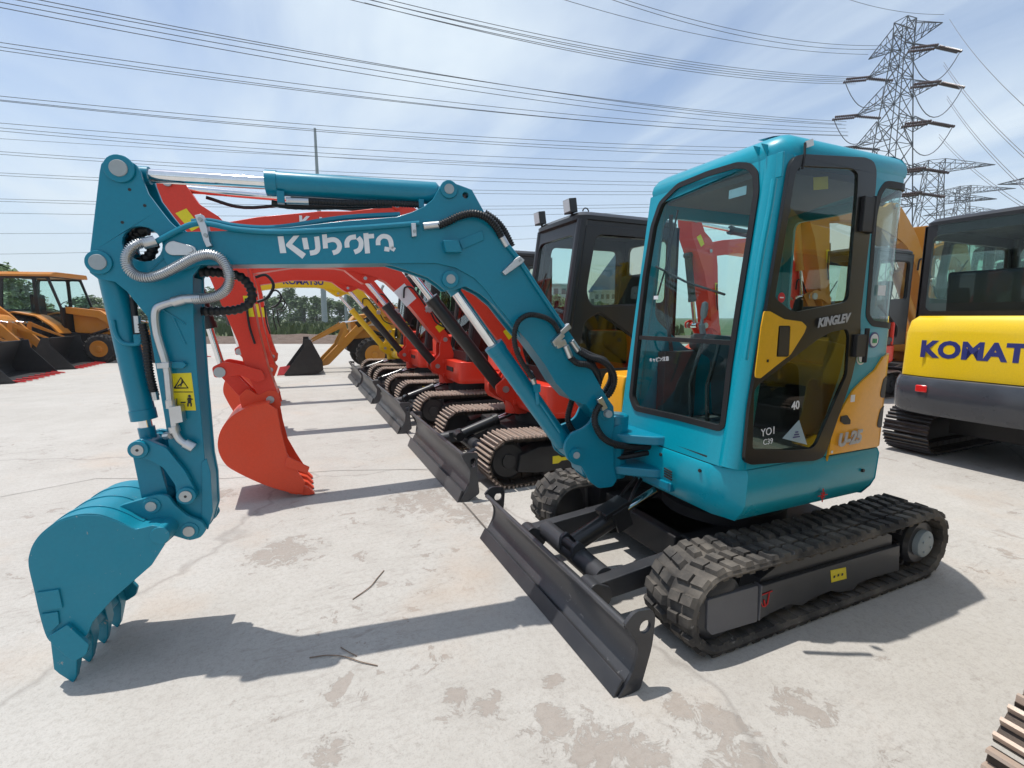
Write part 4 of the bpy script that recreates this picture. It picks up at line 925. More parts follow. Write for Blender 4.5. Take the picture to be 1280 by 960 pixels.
# ================================================================== ground, sky, light, camera
def mk_concrete():
    m, nt, b = base_mat('yard_concrete'); v = coords(nt); L = nt.links
    def mth(op, a, c, d=None):
        n = nt.nodes.new('ShaderNodeMath'); n.operation = op
        for i, q in enumerate((a, c, d)):
            if q is None: continue
            if isinstance(q, (int, float)): n.inputs[i].default_value = q
            else: L.new(q, n.inputs[i])
        return n.outputs[0]
    def rmp(x, a, c, hi=1.0):
        r = ramp(nt, [(a, (0, 0, 0)), (c, (hi, hi, hi))]); L.new(x, r.inputs[0]); return r.outputs[0]
    big = noise(nt, v, .45, 6, .6, .4); mid = noise(nt, v, 2.6, 9, .7, .3); fin = noise(nt, v, 38, 6, .75); grit = noise(nt, v, 140, 3, .7)
    r = ramp(nt, [(.3, (.355, .33, .30)), (.52, (.43, .408, .375)), (.75, (.48, .46, .43))]); L.new(mid, r.inputs[0]); col = r.outputs[0]
    r = ramp(nt, [(.35, (.38, .355, .32)), (.6, (.46, .438, .405))]); L.new(big, r.inputs[0]); col = mixc(nt, .45, col, r.outputs[0])
    col = mixc(nt, rmp(fin, .48, .68, .6), col, (.30, .275, .245)); col = mixc(nt, rmp(grit, .52, .70, .5), col, (.24, .22, .20))
    # scraped streaks, patchy
    st = nt.nodes.new('ShaderNodeMapping'); st.inputs['Scale'].default_value = (1.3, 5, 1); st.inputs['Rotation'].default_value = (0, 0, .2); tc = nt.nodes.new('ShaderNodeTexCoord'); L.new(tc.outputs['Object'], st.inputs['Vector'])
    s1 = noise(nt, st.outputs[0], 4.5, 9, .78, .9); reg = noise(nt, v, .7, 3, .5)
    col = mixc(nt, mth('MULTIPLY', rmp(s1, .52, .66, .8), rmp(reg, .46, .62)), col, (.29, .262, .235))
    # dark pits
    pt = noise(nt, v, 17, 7, .8); col = mixc(nt, rmp(pt, .66, .70, .75), col, (.20, .175, .155))
    # spalled patches: scattered small ones, plus the worn places seen in the yard
    sp = noise(nt, v, 5.5, 8, .72, .5); f0 = mth('MULTIPLY', rmp(sp, .60, .615), rmp(reg, .50, .56))
    blobs = None
    for px, py, rad in ((688, 905, .13), (748, 935, .20), (610, 880, .10), (572, 868, .07), (415, 938, .09), (800, 940, .16), (905, 905, .13), (930, 950, .2), (530, 625, .42), (590, 640, .35), (355, 690, .3), (262, 620, .25), (850, 880, .10), (1000, 880, .15), (690, 850, .06)):
        g = on_ground(px, py); d = nt.nodes.new('ShaderNodeVectorMath'); d.operation = 'DISTANCE'; L.new(v, d.inputs[0]); d.inputs[1].default_value = (g.x, g.y, 0)
        q = mth('MULTIPLY_ADD', d.outputs['Value'], -1/rad, 1.0); blobs = q if blobs is None else mth('MAXIMUM', blobs, q)
    f1 = rmp(mth('MULTIPLY_ADD', mth('MAXIMUM', blobs, -.5), .22, noise(nt, v, 11, 9, .80, .6)), .60, .625)
    spall = mth('MAXIMUM', f0, f1); col = mixc(nt, mth('MULTIPLY', spall, .62), col, mixc(nt, fin, (.30, .245, .205), (.22, .19, .165)))
    ru = noise(nt, v, .9, 5, .6); col = mixc(nt, rmp(ru, .56, .75, .32), col, (.44, .31, .21))
    vo = nt.nodes.new('ShaderNodeTexVoronoi'); vo.feature = 'DISTANCE_TO_EDGE'; vo.inputs['Scale'].default_value = .16
    wn = nt.nodes.new('ShaderNodeTexNoise'); wn.inputs['Scale'].default_value = .9; wn.inputs['Detail'].default_value = 10; L.new(v, wn.inputs['Vector'])
    va = nt.nodes.new('ShaderNodeVectorMath'); va.operation = 'ADD'; L.new(v, va.inputs[0]); L.new(wn.outputs['Color'], va.inputs[1]); L.new(va.outputs[0], vo.inputs['Vector'])
    rc = ramp(nt, [(.0, (.5, .5, .5)), (.0005, (0, 0, 0))]); L.new(vo.outputs['Distance'], rc.inputs[0]); col = mixc(nt, rc.outputs[0], col, (.22, .20, .18))
    L.new(col, b.inputs['Base Color']); b.inputs['Roughness'].default_value = .8; b.inputs['Specular IOR Level'].default_value = .35
    h = mth('MULTIPLY_ADD', fin, .35, mid); h = mth('MULTIPLY_ADD', spall, -.35, h); h = mth('MULTIPLY_ADD', grit, .12, h)
    bump(nt, b, h, .45, .012); return m
CONC = mk_concrete()
def gm(name, c1, c2, sc, sc2=60, rough=.95, bst=.6, bd=.05):
    m, nt, b = base_mat(name); v = coords(nt); a = noise(nt, v, sc, 7, .65); f = noise(nt, v, sc2, 5, .7)
    r = ramp(nt, [(.35, c1), (.65, c2)]); nt.links.new(a, r.inputs[0]); nt.links.new(mixc(nt, f, r.outputs[0], tuple(c*.55 for c in c1)), b.inputs['Base Color']); b.inputs['Roughness'].default_value = rough
    bump(nt, b, f, bst, bd); return m
SOIL = gm('soil', (.17, .11, .08), (.30, .22, .17), 1.6, 4, bst=1, bd=.3); GRASSM = gm('field_grass', (.07, .10, .03), (.16, .16, .07), .25, 5); JOINT = gm('joint_filler', (.16, .14, .12), (.22, .20, .18), 5)
# yard slab: polygon laid on the terrain
def flat(name, pts, z, mat, kind='structure', th=None):
    mb = MB(); n = len(pts)
    if th: mb.prism(pts, z-th, z, XYZ)
    else: mb.add([(x, y, z) for x, y in pts], [tuple(range(n))])
    o = mb.build(name, mat); tag(o, kind=kind); return o
flat('terrain', [(-900, -900), (900, -900), (900, 900), (-900, 900)], -.12, GRASSM)
# far yard edge runs left-right as seen from the camera
def cw(a, b): p = CAM+_c2l(a, b, 0); return (p.x, p.y)     # camera-aligned ground coordinates (right, forward)
def mkgrid(name, a0, a1, b0, b1, z, mat):
    flat(name, [cw(a0, b0), cw(a1, b0), cw(a1, b1), cw(a0, b1)], z, mat, th=.10)
mkgrid('concrete_yard', -60, 75, -30, 27, 0.0, CONC)
# ================================================================== the neighbours in the row
def loc(o, x, y, rz=0, sc=1): o.location = (x, y, 0); o.rotation_euler = (0, 0, rz); o.scale = (sc, sc, sc)
def P2(mb, pts, y0, y1, holes=()): return mb.prism(pts, y0, y1, lambda a, b, t: V((a, t, b)), holes=holes)
def steel_track(parent, y0, y1, L, H, side, arrow=True, n=38, grouser=None, shoe=None, frame_mat=None):
    mid = oval(L-.05, H-.09, .015); mid = [(a, b+.045) for a, b in mid]; fr, pitch = path_frames(mid, n)
    a = MB(); g = MB()
    for p, t, nr in fr:
        R = Matrix((t, V((0, 1, 0)), nr)).transposed(); yc = (y0+y1)/2; W = y1-y0
        a.box(p+nr*.012+V((0, yc, 0)), (pitch*.95, W, .014), R)
        a.box(p-nr*.02+V((0, yc, 0)), (pitch*.9, W*.3, .05), R)
        for k, h in ((-.40, .020), (-.02, .024), (.36, .020)):
            c = p+t*(pitch*k)+nr*(.018+h/2)+V((0, yc, 0)); w = .020
            vs = []
            for yy in (-W/2, W/2):
                for sg, f in ((-1, 1), (1, 1), (1, .5), (-1, .5)):
                    vs.append(c+t*(sg*w/2*f)+nr*((h/2) if f < 1 else (-h/2))+V((0, yy, 0)))
            g.add(vs, [(0, 1, 2, 3)[::-1], (4, 5, 6, 7), (0, 1, 5, 4), (1, 2, 6, 5), (2, 3, 7, 6), (3, 0, 4, 7)])
    to = a.build('steel_track', shoe or TSHOE, parent); g.build('grouser_bars', grouser or TGROU, to)
    yo = y1 if side > 0 else y0; sg = side; r = H/2
    f = MB(); P2(f, [(-L+.38, .12), (-L+.36, .30), (-L+.50, .33), (L-.5, .33), (L-.33, .28), (L-.30, .13), (L-.5, .10), (-L+.5, .10)], min(yo-sg*.03, yo-sg*.2), max(yo-sg*.03, yo-sg*.2)); f.build('track_frame', frame_mat or BLKM, to, bevel=.008)
    for nm, x in (('idler_wheel', L-r), ('drive_sprocket', -L+r)):
        w = MB(); w.lathe((x, yo-sg*.05, r), (0, -sg, 0), [(0, .02), (0, .06), (.015, .065), (.02, r*.62), (.04, r*.72), (.12, r*.72), (.14, .02)]); w.build(nm, BLKM, to)
    for x in (-.5, -.2, .1, .4):
        w = MB(); w.lathe((x*L, yo-sg*.06, .10), (0, -sg, 0), [(0, .01), (0, .04), (.02, .055), (.12, .055), (.12, .01)], 12); w.build('track_roller', BLKM, to)
    if arrow and side > 0:
        m = MB(); y = yo-.028; P2(m, [(.30, .20), (.38, .235), (.38, .215), (.50, .215), (.53, .235), (.60, .235), (.60, .17), (.53, .17), (.50, .19), (.38, .19), (.38, .165)][::-1] and [(.66-x+.0, z) for x, z in [(.30, .235), (.36, .235), (.39, .215), (.50, .215), (.50, .24), (.60, .2), (.50, .16), (.50, .185), (.39, .185), (.36, .165), (.30, .165)]], y, y+.002); m.build('arrow_decal', YDEC, to)
    return to
def simple_hyd(name, a, b, rb, rr, frac, par, y=0, mat=None, rod=None):
    A = V((a[0], y, a[1])); B = V((b[0], y, b[1])); d = (B-A).normalized(); L = (B-A).length
    m = MB(); m.lathe(A+d*.03, d, [(0, rb*.6), (.01, rb), (L*frac-.05, rb), (L*frac-.05, rb*1.12), (L*frac, rb*1.12), (L*frac, rr)], 20); m.cyl(A+V((0, -rb, 0)), A+V((0, rb, 0)), rb*.8, n=16)
    o = m.build(name, mat or BLKP, par); m = MB(); m.cyl(A+d*(L*frac-.01), B-d*.02, rr, n=16); m.cyl(B+V((0, -rb, 0)), B+V((0, rb, 0)), rb*.75, n=16); m.build('chrome_rod', rod or CHROME, o); return o
def blade_group(root, bx, hw, h, mat=GREY, arm_y=.38):
    m = MB(); pr = cr([(.05, .005), (.01, h*.2), (-.04, h*.45), (-.045, h*.65), (-.02, h*.85), (.02, h)], 4); o_ = [(bx+p.x, p.y) for p in pr]
    P2(m, o_+[(a-.025, b) for a, b in o_][::-1], -hw, hw); m.tube([(bx+.01, -hw, h), (bx+.01, hw, h)], .016, 8); b = m.build('dozer_blade', mat, root)
    m = MB(); P2(m, [(bx+.066, .002), (bx+.03, h*.24), (bx+.015, h*.24), (bx+.05, 0)], -hw, hw); m.build('cutting_edge', mat, b)
    for s in (-1, 1):
        m = MB(); P2(m, fillet([(bx+.05, 0), (bx-.02, 0), (bx-.12, .05), (bx-.10, h*.6), (bx-.11, h+.01), (bx-.0, h+.02), (bx+.03, h), (bx-.045, h*.65), (bx-.03, h*.35)], .02, 3), s*hw-.01, s*hw+.01, holes=[rrect(bx-.09, h*.72, bx-.045, h*.92, .02, 3)]); m.build('end_plate', mat, b)
        m = MB(); m.tube([(bx-.10, s*(arm_y+.08), .16), (bx-.28, s*arm_y, .20)], .062, 14); m.beam((bx-.26, s*arm_y, .20), (.30, s*(arm_y-.05), .27), .09, .11); m.build('blade_arm', GREYD, root, bevel=.005)
    m = MB(); m.tube([(bx-.38, -arm_y, .22), (bx-.38, arm_y, .22)], .065, 16); m.build('cross_tube', GREYD, root)
    simple_hyd('blade_cylinder', (bx-.25, .30), (.35, .50), .055, .028, .62, root)
def cab_group(root, x0, x1b, x1t, y0, y1, z0, z1, mat, lights=True, chs=True, rz0=None):
    """x0 rear, x1b/x1t front bottom/top, y0 far, y1 near side"""
    def fxx(z): return x1b+(x1t-x1b)*(z-z0)/(z1-z0)
    m = MB(); zm = z0+(z1-z0)*.47
    win = fillet([(x0+.13, zm+.06), (x1b-.32, zm+.02), (fxx(zm+.14)-.15, zm+.14), (fxx(z1)-.15, z1-.13), (x0+.13, z1-.13)], .06)
    low = fillet([(x0+.30, z0+.12), (fxx(z0)-.16, z0+.12), (fxx(zm)-.16, zm-.12), (fxx(zm)-.30, zm-.04), (x0+.55, zm-.24), (x0+.30, zm-.40)], .05)
    wall = [(x0, z0), (x1b, z0), (x1t, z1), (x0, z1)]
    P2(m, wall, y1-.03, y1, holes=[win, low]); cab = m.build('cab', mat, root, bevel=.006)
    m = MB(); P2(m, wall, y0, y0+.03, holes=[win]); m.build('far_side_wall', mat, cab)
    m = MB(); fmp = lambda a, b, t: V((fxx(b)+t, a, b)); m.prism([(y0, z0), (y1, z0), (y1, z1), (y0, z1)], -.03, 0.002, fmp, holes=[fillet([(y0+.07, z0+.12), (y1-.09, z0+.12), (y1-.09, z1-.12), (y0+.07, z1-.12)], .08)]); m.build('windscreen_frame', mat, cab, bevel=.004)
    m = MB(); m.prism([(y0+.05, z0+.1), (y1-.07, z0+.1), (y1-.07, z1-.1), (y0+.05, z1-.1)], -.02, -.015, fmp); m.build('windscreen_glass', GLS, cab)
    m = MB(); m.prism([(y0, z0), (y1, z0), (y1, z1), (y0, z1)], 0, .03, lambda a, b, t: V((x0+t, a, b)), holes=[rrect(y0+.08, rz0 or zm, y1-.08, z1-.10, .06)]); m.build('rear_wall', mat, cab)
    m = MB(); P2(m, shrink(win, -.02), y1-.02, y1-.016); m.build('door_glass', GLSD, cab); m = MB(); P2(m, shrink(low, -.02), y1-.02, y1-.016); m.build('door_glass', GLSD, cab)
    m = MB(); P2(m, shrink(win, -.02), y0+.010, y0+.014); m.build('side_glass', GLS, cab)
    m = MB(); P2(m, shrink(wall, .05), y1, y1+.012, holes=[shrink(win, -.012), shrink(low, -.012)]); m.build('door_frame', mat, cab, bevel=.004)
    for yy in (y0+.03, y1-.04):
        m = MB(); m.tube([(fxx(z0)-.035, yy, z0), (fxx(z1)-.035, yy, z1)], .05, 14); m.build('front_pillar', mat, cab)
    m = MB()
    def rp(o): return fillet([(x0-o, y0-o), (x1t+.02+o, y0-o), (x1t+.02+o, y1+o), (x0-o, y1+o)], .12+o*.5, 4)
    rings(m, [[(x, y, z) for x, y in rp(o)] for o, z in ((-.02, z1-.02), (.012, z1+.0), (.012, z1+.035), (-.03, z1+.07), (-.14, z1+.09))]); m.build('cab_roof', mat, cab, smooth=50)
    m = MB(); P2(m, fillet([(x0+.12, z0+.45), (x0+.72, z0+.45), (x0+.72, z0+.33), (x0+.3, z0+.05), (x0+.2, z0+.05)], .05), y0+.18, y1-.18); P2(m, fillet([(x0+.14, z0+.45), (x0+.28, z0+.45), (x0+.20, z0+1.02), (x0+.08, z0+1.02)], .05), y0+.2, y1-.2); m.build('operator_seat', SEATM, cab, bevel=.02)
    m = MB(); m.box(((x0+x1b)/2, (y0+y1)/2, z0+.01), (x1b-x0-.02, y1-y0-.06, .03)); m.build('cab_floor', INTER, cab)
    for yy in (y0+.12, y1-.14):
        m = MB(); m.tube([(x0+.9, yy, z0+.3), (x0+.95, yy, z0+.62), (x0+.92, yy, z0+.75)], .018, 8); m.build('control_lever', BLKM, cab)
    m = MB(); m.tube([fmp(y0+.12, z0+.15, .01), fmp(y0+.16, z0+.6, .02), fmp(y0+.34, z0+1.0, .02)], .008, 6); m.build('wiper', BLKM, cab)
    if lights:
        for yy in (y0+.08, y1-.16):
            m = MB(); c = V((x1t+.02, yy, z1+.13)); m.box(c, (.07, .12, .12), Matrix.Rotation(.15, 3, 'Y')); m.cyl(c-V((.02, 0, .05)), c-V((.03, 0, .10)), .012, n=8); wl = m.build('work_lamp', BLKP, cab, bevel=.01)
            m = MB(); m.box(c+V((.036, 0, 0)), (.004, .10, .10), Matrix.Rotation(.15, 3, 'Y')); m.build('lamp_lens', LENS, wl)
        m = MB(); c = V((x1t-.14, y1-.16, z1+.10)); m.tube([c+V((.03*math.cos(k*math.pi/8), 0, .03*math.sin(k*math.pi/8))) for k in range(9)], .006, 6); m.build('lifting_eye', BLKP, cab)
    return cab
def bucket_group(root, prof_side, prof_shell, tooth, hw, mat, nt_=4, ears=None):
    m = MB()
    for a, b in ((hw-.015, hw), (-hw, -hw+.015)): P2(m, prof_side, a, b)
    P2(m, stroke2([(p.x, p.y) for p in cr([(*q, 0) for q in prof_shell], 4)], .02), -hw+.003, hw-.003); bk = m.build('bucket', mat, root, bevel=.003, smooth=40)
    for k in range(nt_):
        t = -hw+.04+(2*hw-.08)*k/(nt_-1); m = MB(); P2(m, tooth, t-.035, t+.035); m.build('bucket_tooth', mat, bk, bevel=.006)
    if ears:
        for a in (-.12, .10):
            m = MB(); P2(m, ears, a, a+.02); m.build('bucket_ear', mat, bk, bevel=.003)
    return bk
def digger(name, label, yc, body, arm_mat, cabm=CABD, x=0, rz=0, sc=1, sticker=False, logo=None, cylm=None, by=.05, narrow=False, boomlift=0.0, adx=0.0, brot=0.0, group='excavators parked in the row', track=True, ydec=True, hw=.94):
    R = empty(name, label, 'excavator', group=group); cylm = cylm or BLKP
    for s in (-1, 1): steel_track(R, *( (.50, .84) if s > 0 else (-.84, -.50)), 1.0, .46, s)
    blade_group(R, 1.22, hw, .38)
    m = MB(); m.box((-.05, 0, .30), (1.2, 1.0, .18)); m.build('undercarriage_frame', BLKM, R, bevel=.01)
    m = MB(); m.lathe((-.1, 0, .36), (0, 0, 1), [(0, .42), (.18, .42), (.2, .3), (.2, 0)], 32); m.build('slewing_ring', BLKM, R)
    # upper body
    bp = fillet([(.42, -.80), (.42, .80), (.05, .86), (-.55, .86), (-1.0, .62), (-1.14, .25), (-1.14, -.25), (-1.0, -.62), (-.55, -.86), (.1, -.86)], .10)
    m = MB(); rings(m, [[(a*.94, b*.94, .56) for a, b in bp], [(a, b, .62) for a, b in bp], [(a, b, .86) for a, b in bp]]); m.build('body_skirt', body, R, bevel=.01)
    hp_ = fillet([(-.55, -.84), (-.55, .84), (-.98, .60), (-1.11, .25), (-1.11, -.25), (-.98, -.60)], .06)
    m = MB(); rings(m, [[(a, b, .865) for a, b in hp_], [(a, b, 1.20) for a, b in hp_], [(a*.96+.0, b*.95, 1.32) for a, b in hp_]]); m.build('engine_hood', body, R, bevel=.02)
    m = MB(); rc_ = fillet([(.36, -.80), (.36, -.12), (-.54, -.12), (-.54, -.82)], .05); rings(m, [[(a, b, .865) for a, b in rc_], [(a, b, 1.10) for a, b in rc_], [(a*.97, -.12+(b+.12)*.93, 1.18) for a, b in rc_]]); m.build('right_side_cover', body, R, bevel=.02)
    cab_group(R, -.98, .30, .10, -.02, .80, .87, 2.29, cabm)
    m = MB(); m.box((.425, .40, .74), (.012, .3, .06)); m.build('vent_grille', BLKM, R)
    # swing post
    def Y(a): return by+a
    m = MB()
    for a, b in ((.09, .12), (-.12, -.09)): P2(m, fillet([(.36, 1.16), (.40, 1.21), (.47, 1.18), (.50, 1.05), (.50, .92), (.56, .86), (.64, .80), (.63, .72), (.56, .66), (.48, .62), (.42, .50), (.30, .50), (.28, .9)], .02, 3), Y(a), Y(b))
    m.lathe((.40, by, .50), (0, 0, 1), [(0, .085), (.42, .085), (.44, .06), (.44, 0)], 20); P2(m, [(.45, .62), (.56, .70), (.52, .84), (.45, .95), (.40, 1.05), (.36, .6)], Y(-.09), Y(.09)); sw = m.build('swing_post', arm_mat, R, bevel=.006)
    m = MB(); 
    for z in (.60, .80): P2(m, fillet([(.10, z), (.46, z), (.46, z+.05), (.10, z+.05)], .01), Y(-.14), Y(.14)); m.cut()
    m.build('swing_lug', body, R, bevel=.006)
    m = MB()
    for c in ((.42, 1.14), (.54, .76)): m.cut(); m.cyl((c[0], Y(-.14), c[1]), (c[0], Y(.14), c[1]), .032, n=18)
    m.build('pivot_pin', PIN, sw)
    # boom
    bw = .11
    bo = [(2.90, 2.14), (2.60, 2.22), (2.15, 2.30), (1.92, 2.32), (1.72, 2.36), (1.62, 2.43), (1.47, 2.45), (1.38, 2.39), (1.22, 2.27), (1.02, 2.09), (.72, 1.70), (.48, 1.36), (.36, 1.20), (.35, 1.13), (.40, 1.08), (.48, 1.09), (.66, 1.30), (.86, 1.55), (1.05, 1.77), (1.22, 1.93), (1.36, 1.99), (1.50, 2.02), (1.62, 2.05), (1.85, 2.09), (2.3, 2.08), (2.78, 1.98), (2.88, 1.96), (2.95, 2.02), (2.96, 2.10)]
    if boomlift: bo = [(a, b+boomlift*max(0, a-.4)) for a, b in bo]
    def bl(p): return (p[0]+adx*max(0, min(1, (p[0]-1.6)/1.2)), p[1]+boomlift*max(0, p[0]-.4))
    def ex(p): return (p[0]+adx*max(0, min(1, (p[0]-1.6)/1.2)), p[1])
    bo = [ex(p) for p in bo]
    m = MB(); P2(m, bo, Y(-bw), Y(bw)); bm_ = m.build('boom', arm_mat, R, bevel=.006)
    m = MB(); P2(m, fillet([bl(p) for p in ((1.30, 1.98), (1.42, 1.92), (1.52, 1.90), (1.60, 1.95), (1.75, 2.08), (1.5, 2.1))], .02), Y(-bw+.02), Y(bw-.02)); m.build('cylinder_gusset', arm_mat, bm_, bevel=.004)
    m = MB()
    for c in (bl((1.50, 1.97)), bl((1.54, 2.40)), bl((2.86, 2.04)), (.42, 1.14)): m.cut(); m.cyl((c[0], Y(-bw-.02), c[1]), (c[0], Y(bw+.02), c[1]), .04, n=18)
    m.build('pin_boss', arm_mat, bm_, bevel=.003)
    m = MB()
    for c in (bl((1.50, 1.97)), bl((1.54, 2.40)), bl((2.86, 2.04)), (.42, 1.14)): m.cut(); m.cyl((c[0], Y(bw), c[1]), (c[0], Y(bw+.026), c[1]), .024, n=14)
    m.build('pivot_pin', PIN, bm_)
    hs = [(.50, 1.52), (.62, 1.62), (.76, 1.70), (.80, 1.62), (.74, 1.52), (.80, 1.40)]
    m = MB(); m.tube(cr([(a, Y(bw+.03), b) for a, b in ((1.0, 1.72), (.98, 1.86), (.88, 1.86), (.78, 1.74), (.70, 1.62))], 5), .012, 8); m.tube(cr([(a, Y(bw+.03), b) for a, b in ((.62, 1.52), (.56, 1.40), (.46, 1.33), (.36, 1.30))], 5), .012, 8); m.build('hydraulic_hose', HOSE, bm_)
    m = MB(); c = V((.66, Y(bw+.03), 1.57)); m.box(c, (.05, .04, .10), Matrix.Rotation(.7, 3, 'Y')); m.box(c, (.10, .03, .04), Matrix.Rotation(.7, 3, 'Y')); m.build('hose_fitting', ZINC, bm_, bevel=.003)
    m = MB(); P2(m, [(.42, 1.30), (.50, 1.24), (.56, 1.32), (.48, 1.38)], Y(bw+.001), Y(bw+.003)); m.build('warning_decal', YDEC, bm_)
    if sticker:
        m = MB(); P2(m, [(.98, 1.92), (1.13, 1.80), (.96, 1.60), (.82, 1.72)], Y(bw+.001), Y(bw+.003)); m.build('paper_notice', WHT, bm_)
    if logo: text_obj('boom_lettering', logo[0], logo[1], (logo[2], Y(bw+.004), logo[3]+boomlift*(logo[2]-.4)), (-1, 0, .0-boomlift), (0, 0, 1), logo[4], bm_, bold=logo[5] if len(logo) > 5 else .003, extrude=.001)
    # cylinders
    simple_hyd('boom_cylinder', (.54, .76), bl((1.50, 1.97)), .062, .032, .70, R, by, mat=cylm)
    simple_hyd('arm_cylinder', bl((1.54, 2.40)), bl((3.12, 2.40)), .055, .028, .50, R, by)
    m = MB(); m.tube(cr([(1.5, Y(-.05), 2.47), (1.8, Y(-.05), 2.40), (2.3, Y(-.04), 2.37), (2.7, Y(-.04), 2.31), (2.95, Y(-.03), 2.36)], 5) if not boomlift else [(1.5, by, 2.4), (1.6, by, 2.45)], .014, 6); m.build('hydraulic_hose', HOSE, bm_)
    dz = boomlift*2.5
    def A(p): return (p[0]+adx, p[1]+dz)
    cb_, sb_ = math.cos(brot), math.sin(brot)
    def AB(p): q = A(p); o = A((2.60, .80)); a_, b_ = q[0]-o[0], q[1]-o[1]; return (o[0]+a_*cb_-b_*sb_, o[1]+a_*sb_+b_*cb_)
    aw = .12
    ar = [A(p) for p in [(3.24, 2.46), (3.10, 2.47), (3.06, 2.42), (2.98, 2.28), (2.86, 2.20), (2.74, 2.06), (2.70, 1.84), (2.65, 1.35), (2.60, 1.05), (2.54, .84), (2.55, .76), (2.62, .74), (2.68, .82), (2.75, 1.0), (2.80, 1.27), (2.95, 1.75), (3.10, 2.02), (3.21, 2.22)]]
    m = MB(); P2(m, ar, Y(-aw), Y(aw)); am = m.build('dipper_arm', arm_mat, R, bevel=.005)
    m = MB(); P2(m, [A(p) for p in [(2.69, 1.62), (2.74, 1.62), (2.72, 1.46), (2.67, 1.46)]], Y(aw+.001), Y(aw+.003)); m.build('warning_decal', YDEC, am)
    m = MB(); P2(m, [A(p) for p in [(3.06, 2.24), (3.13, 2.20), (3.04, 2.08), (2.98, 2.12)]], Y(aw+.001), Y(aw+.003)); m.build('warning_decal', YDEC, am)
    m = MB()
    for c in (A((3.16, 2.41)), A((2.60, .80)), A((2.66, 1.0))): m.cut(); m.cyl((c[0], Y(-aw-.02), c[1]), (c[0], Y(aw+.024), c[1]), .03, n=16)
    m.build('pivot_pin', PIN, am)
    m = MB(); m.tube(cr([(a, Y(-.12), b+dz) for a, b in ((2.66, 1.78), (2.58, 1.80), (2.53, 1.72), (2.58, 1.62), (2.66, 1.58))], 5), .012, 6); m.tube(cr([(a, Y(aw+.02), b+dz) for a, b in ((2.72, 1.6), (2.71, 1.4), (2.68, 1.25))], 5), .009, 6); m.build('arm_hose', HOSE, am)
    simple_hyd('bucket_cylinder', A((3.12, 1.98)), A((2.93, 1.04)), .05, .026, .62, R, Y(-.02), mat=cylm)
    for s in (-1, 1):
        m = MB(); P2(m, fillet([A(p) for p in [(2.97, 1.00), (2.98, 1.08), (2.90, 1.12), (2.78, 1.09), (2.64, 1.04), (2.62, .97), (2.67, .95), (2.80, 1.01), (2.90, 1.0)]], .02), Y(s*.15-.012), Y(s*.15+.012)); m.build('bucket_link', arm_mat, R, bevel=.003)
        m = MB(); P2(m, fillet([A(p) for p in [(2.98, 1.06), (2.90, 1.10), (2.70, .84), (2.72, .76), (2.80, .80)]], .02), Y(s*.06-.012), Y(s*.06+.012)); m.build('push_link', arm_mat, R, bevel=.003)
        m = MB(); c = A((2.93, 1.04)); m.cyl((c[0], Y(s*.18), c[1]), (c[0], Y(s*.12), c[1]), .04, n=16); m.build('link_pin', PIN, R)
    side = [AB(p) for p in [(2.62, .80), (2.74, .77), (2.86, .70), (2.94, .60), (2.965, .48), (2.93, .36), (2.86, .28), (2.66, .14), (2.48, .05), (2.40, .03), (2.38, .12), (2.44, .24), (2.50, .38), (2.53, .55), (2.55, .74)]]
    shell = [AB(p) for p in [(2.60, .79), (2.74, .765), (2.86, .70), (2.935, .60), (2.96, .48), (2.93, .365), (2.86, .285), (2.66, .145), (2.44, .035)]]
    tooth = [AB(p) for p in [(2.52, .09), (2.46, .12), (2.36, .07), (2.31, .01), (2.36, .005), (2.50, .04)]]
    bh = .27; b = MB
    R['by'] = by
    mm = MB()
    for a0, a1 in ((bh-.018, bh), (-bh, -bh+.018)): P2(mm, side, Y(a0), Y(a1))
    P2(mm, stroke2([(p.x, p.y) for p in cr([(*q, 0) for q in shell], 4)], .02), Y(-bh+.003), Y(bh-.003)); bk = mm.build('bucket', REDB if arm_mat is RED else arm_mat, R, bevel=.003, smooth=40)
    for k in range(4):
        t = -bh+.045+(2*bh-.09)*k/3; mm = MB(); P2(mm, tooth, Y(t-.032), Y(t+.032)); mm.build('bucket_tooth', REDB if arm_mat is RED else arm_mat, bk, bevel=.006)
    for a0 in (-.13, .11):
        mm = MB(); P2(mm, fillet([AB(p) for p in [(2.54, .86), (2.52, .74), (2.62, .70), (2.80, .72), (2.82, .84), (2.76, .90), (2.68, .84), (2.60, .88)]], .02), Y(a0), Y(a0+.02)); mm.build('bucket_ear', REDB if arm_mat is RED else arm_mat, bk, bevel=.003)
    mm = MB(); P2(mm, [AB(p) for p in [(2.52, .28), (2.36, .20), (2.34, .25), (2.50, .36)]], Y(bh), Y(bh+.02)); mm.build('side_cutter', REDB if arm_mat is RED else arm_mat, bk, bevel=.003)
    del R['by']
    loc(R, x, yc, rz, sc)
    return R
A_ = digger('excavator', 'red excavator with black cab and two square work lamps, standing right beside the teal excavator', -2.35, RED, RED, logo=('Kubota', .13, 2.12, 2.20, WHT, .004))
B_ = digger('excavator', 'red excavator with a white paper notice on its boom, second machine beyond the teal excavator', -4.85, RED, RED, sticker=True, adx=.10, brot=.55)
C_ = digger('excavator', 'red excavator between the one with the paper notice and the yellow boomed one', -7.20, RED, RED, adx=.16, brot=.3)
D_ = digger('excavator', 'excavator with a mustard yellow boom and yellow cylinder, last tracked machine of the row', -9.35, YEL, YEL, cylm=YEL, adx=.38, brot=.2, logo=('KOMATSU', .17, 2.18, 2.20, NAVY, .006))
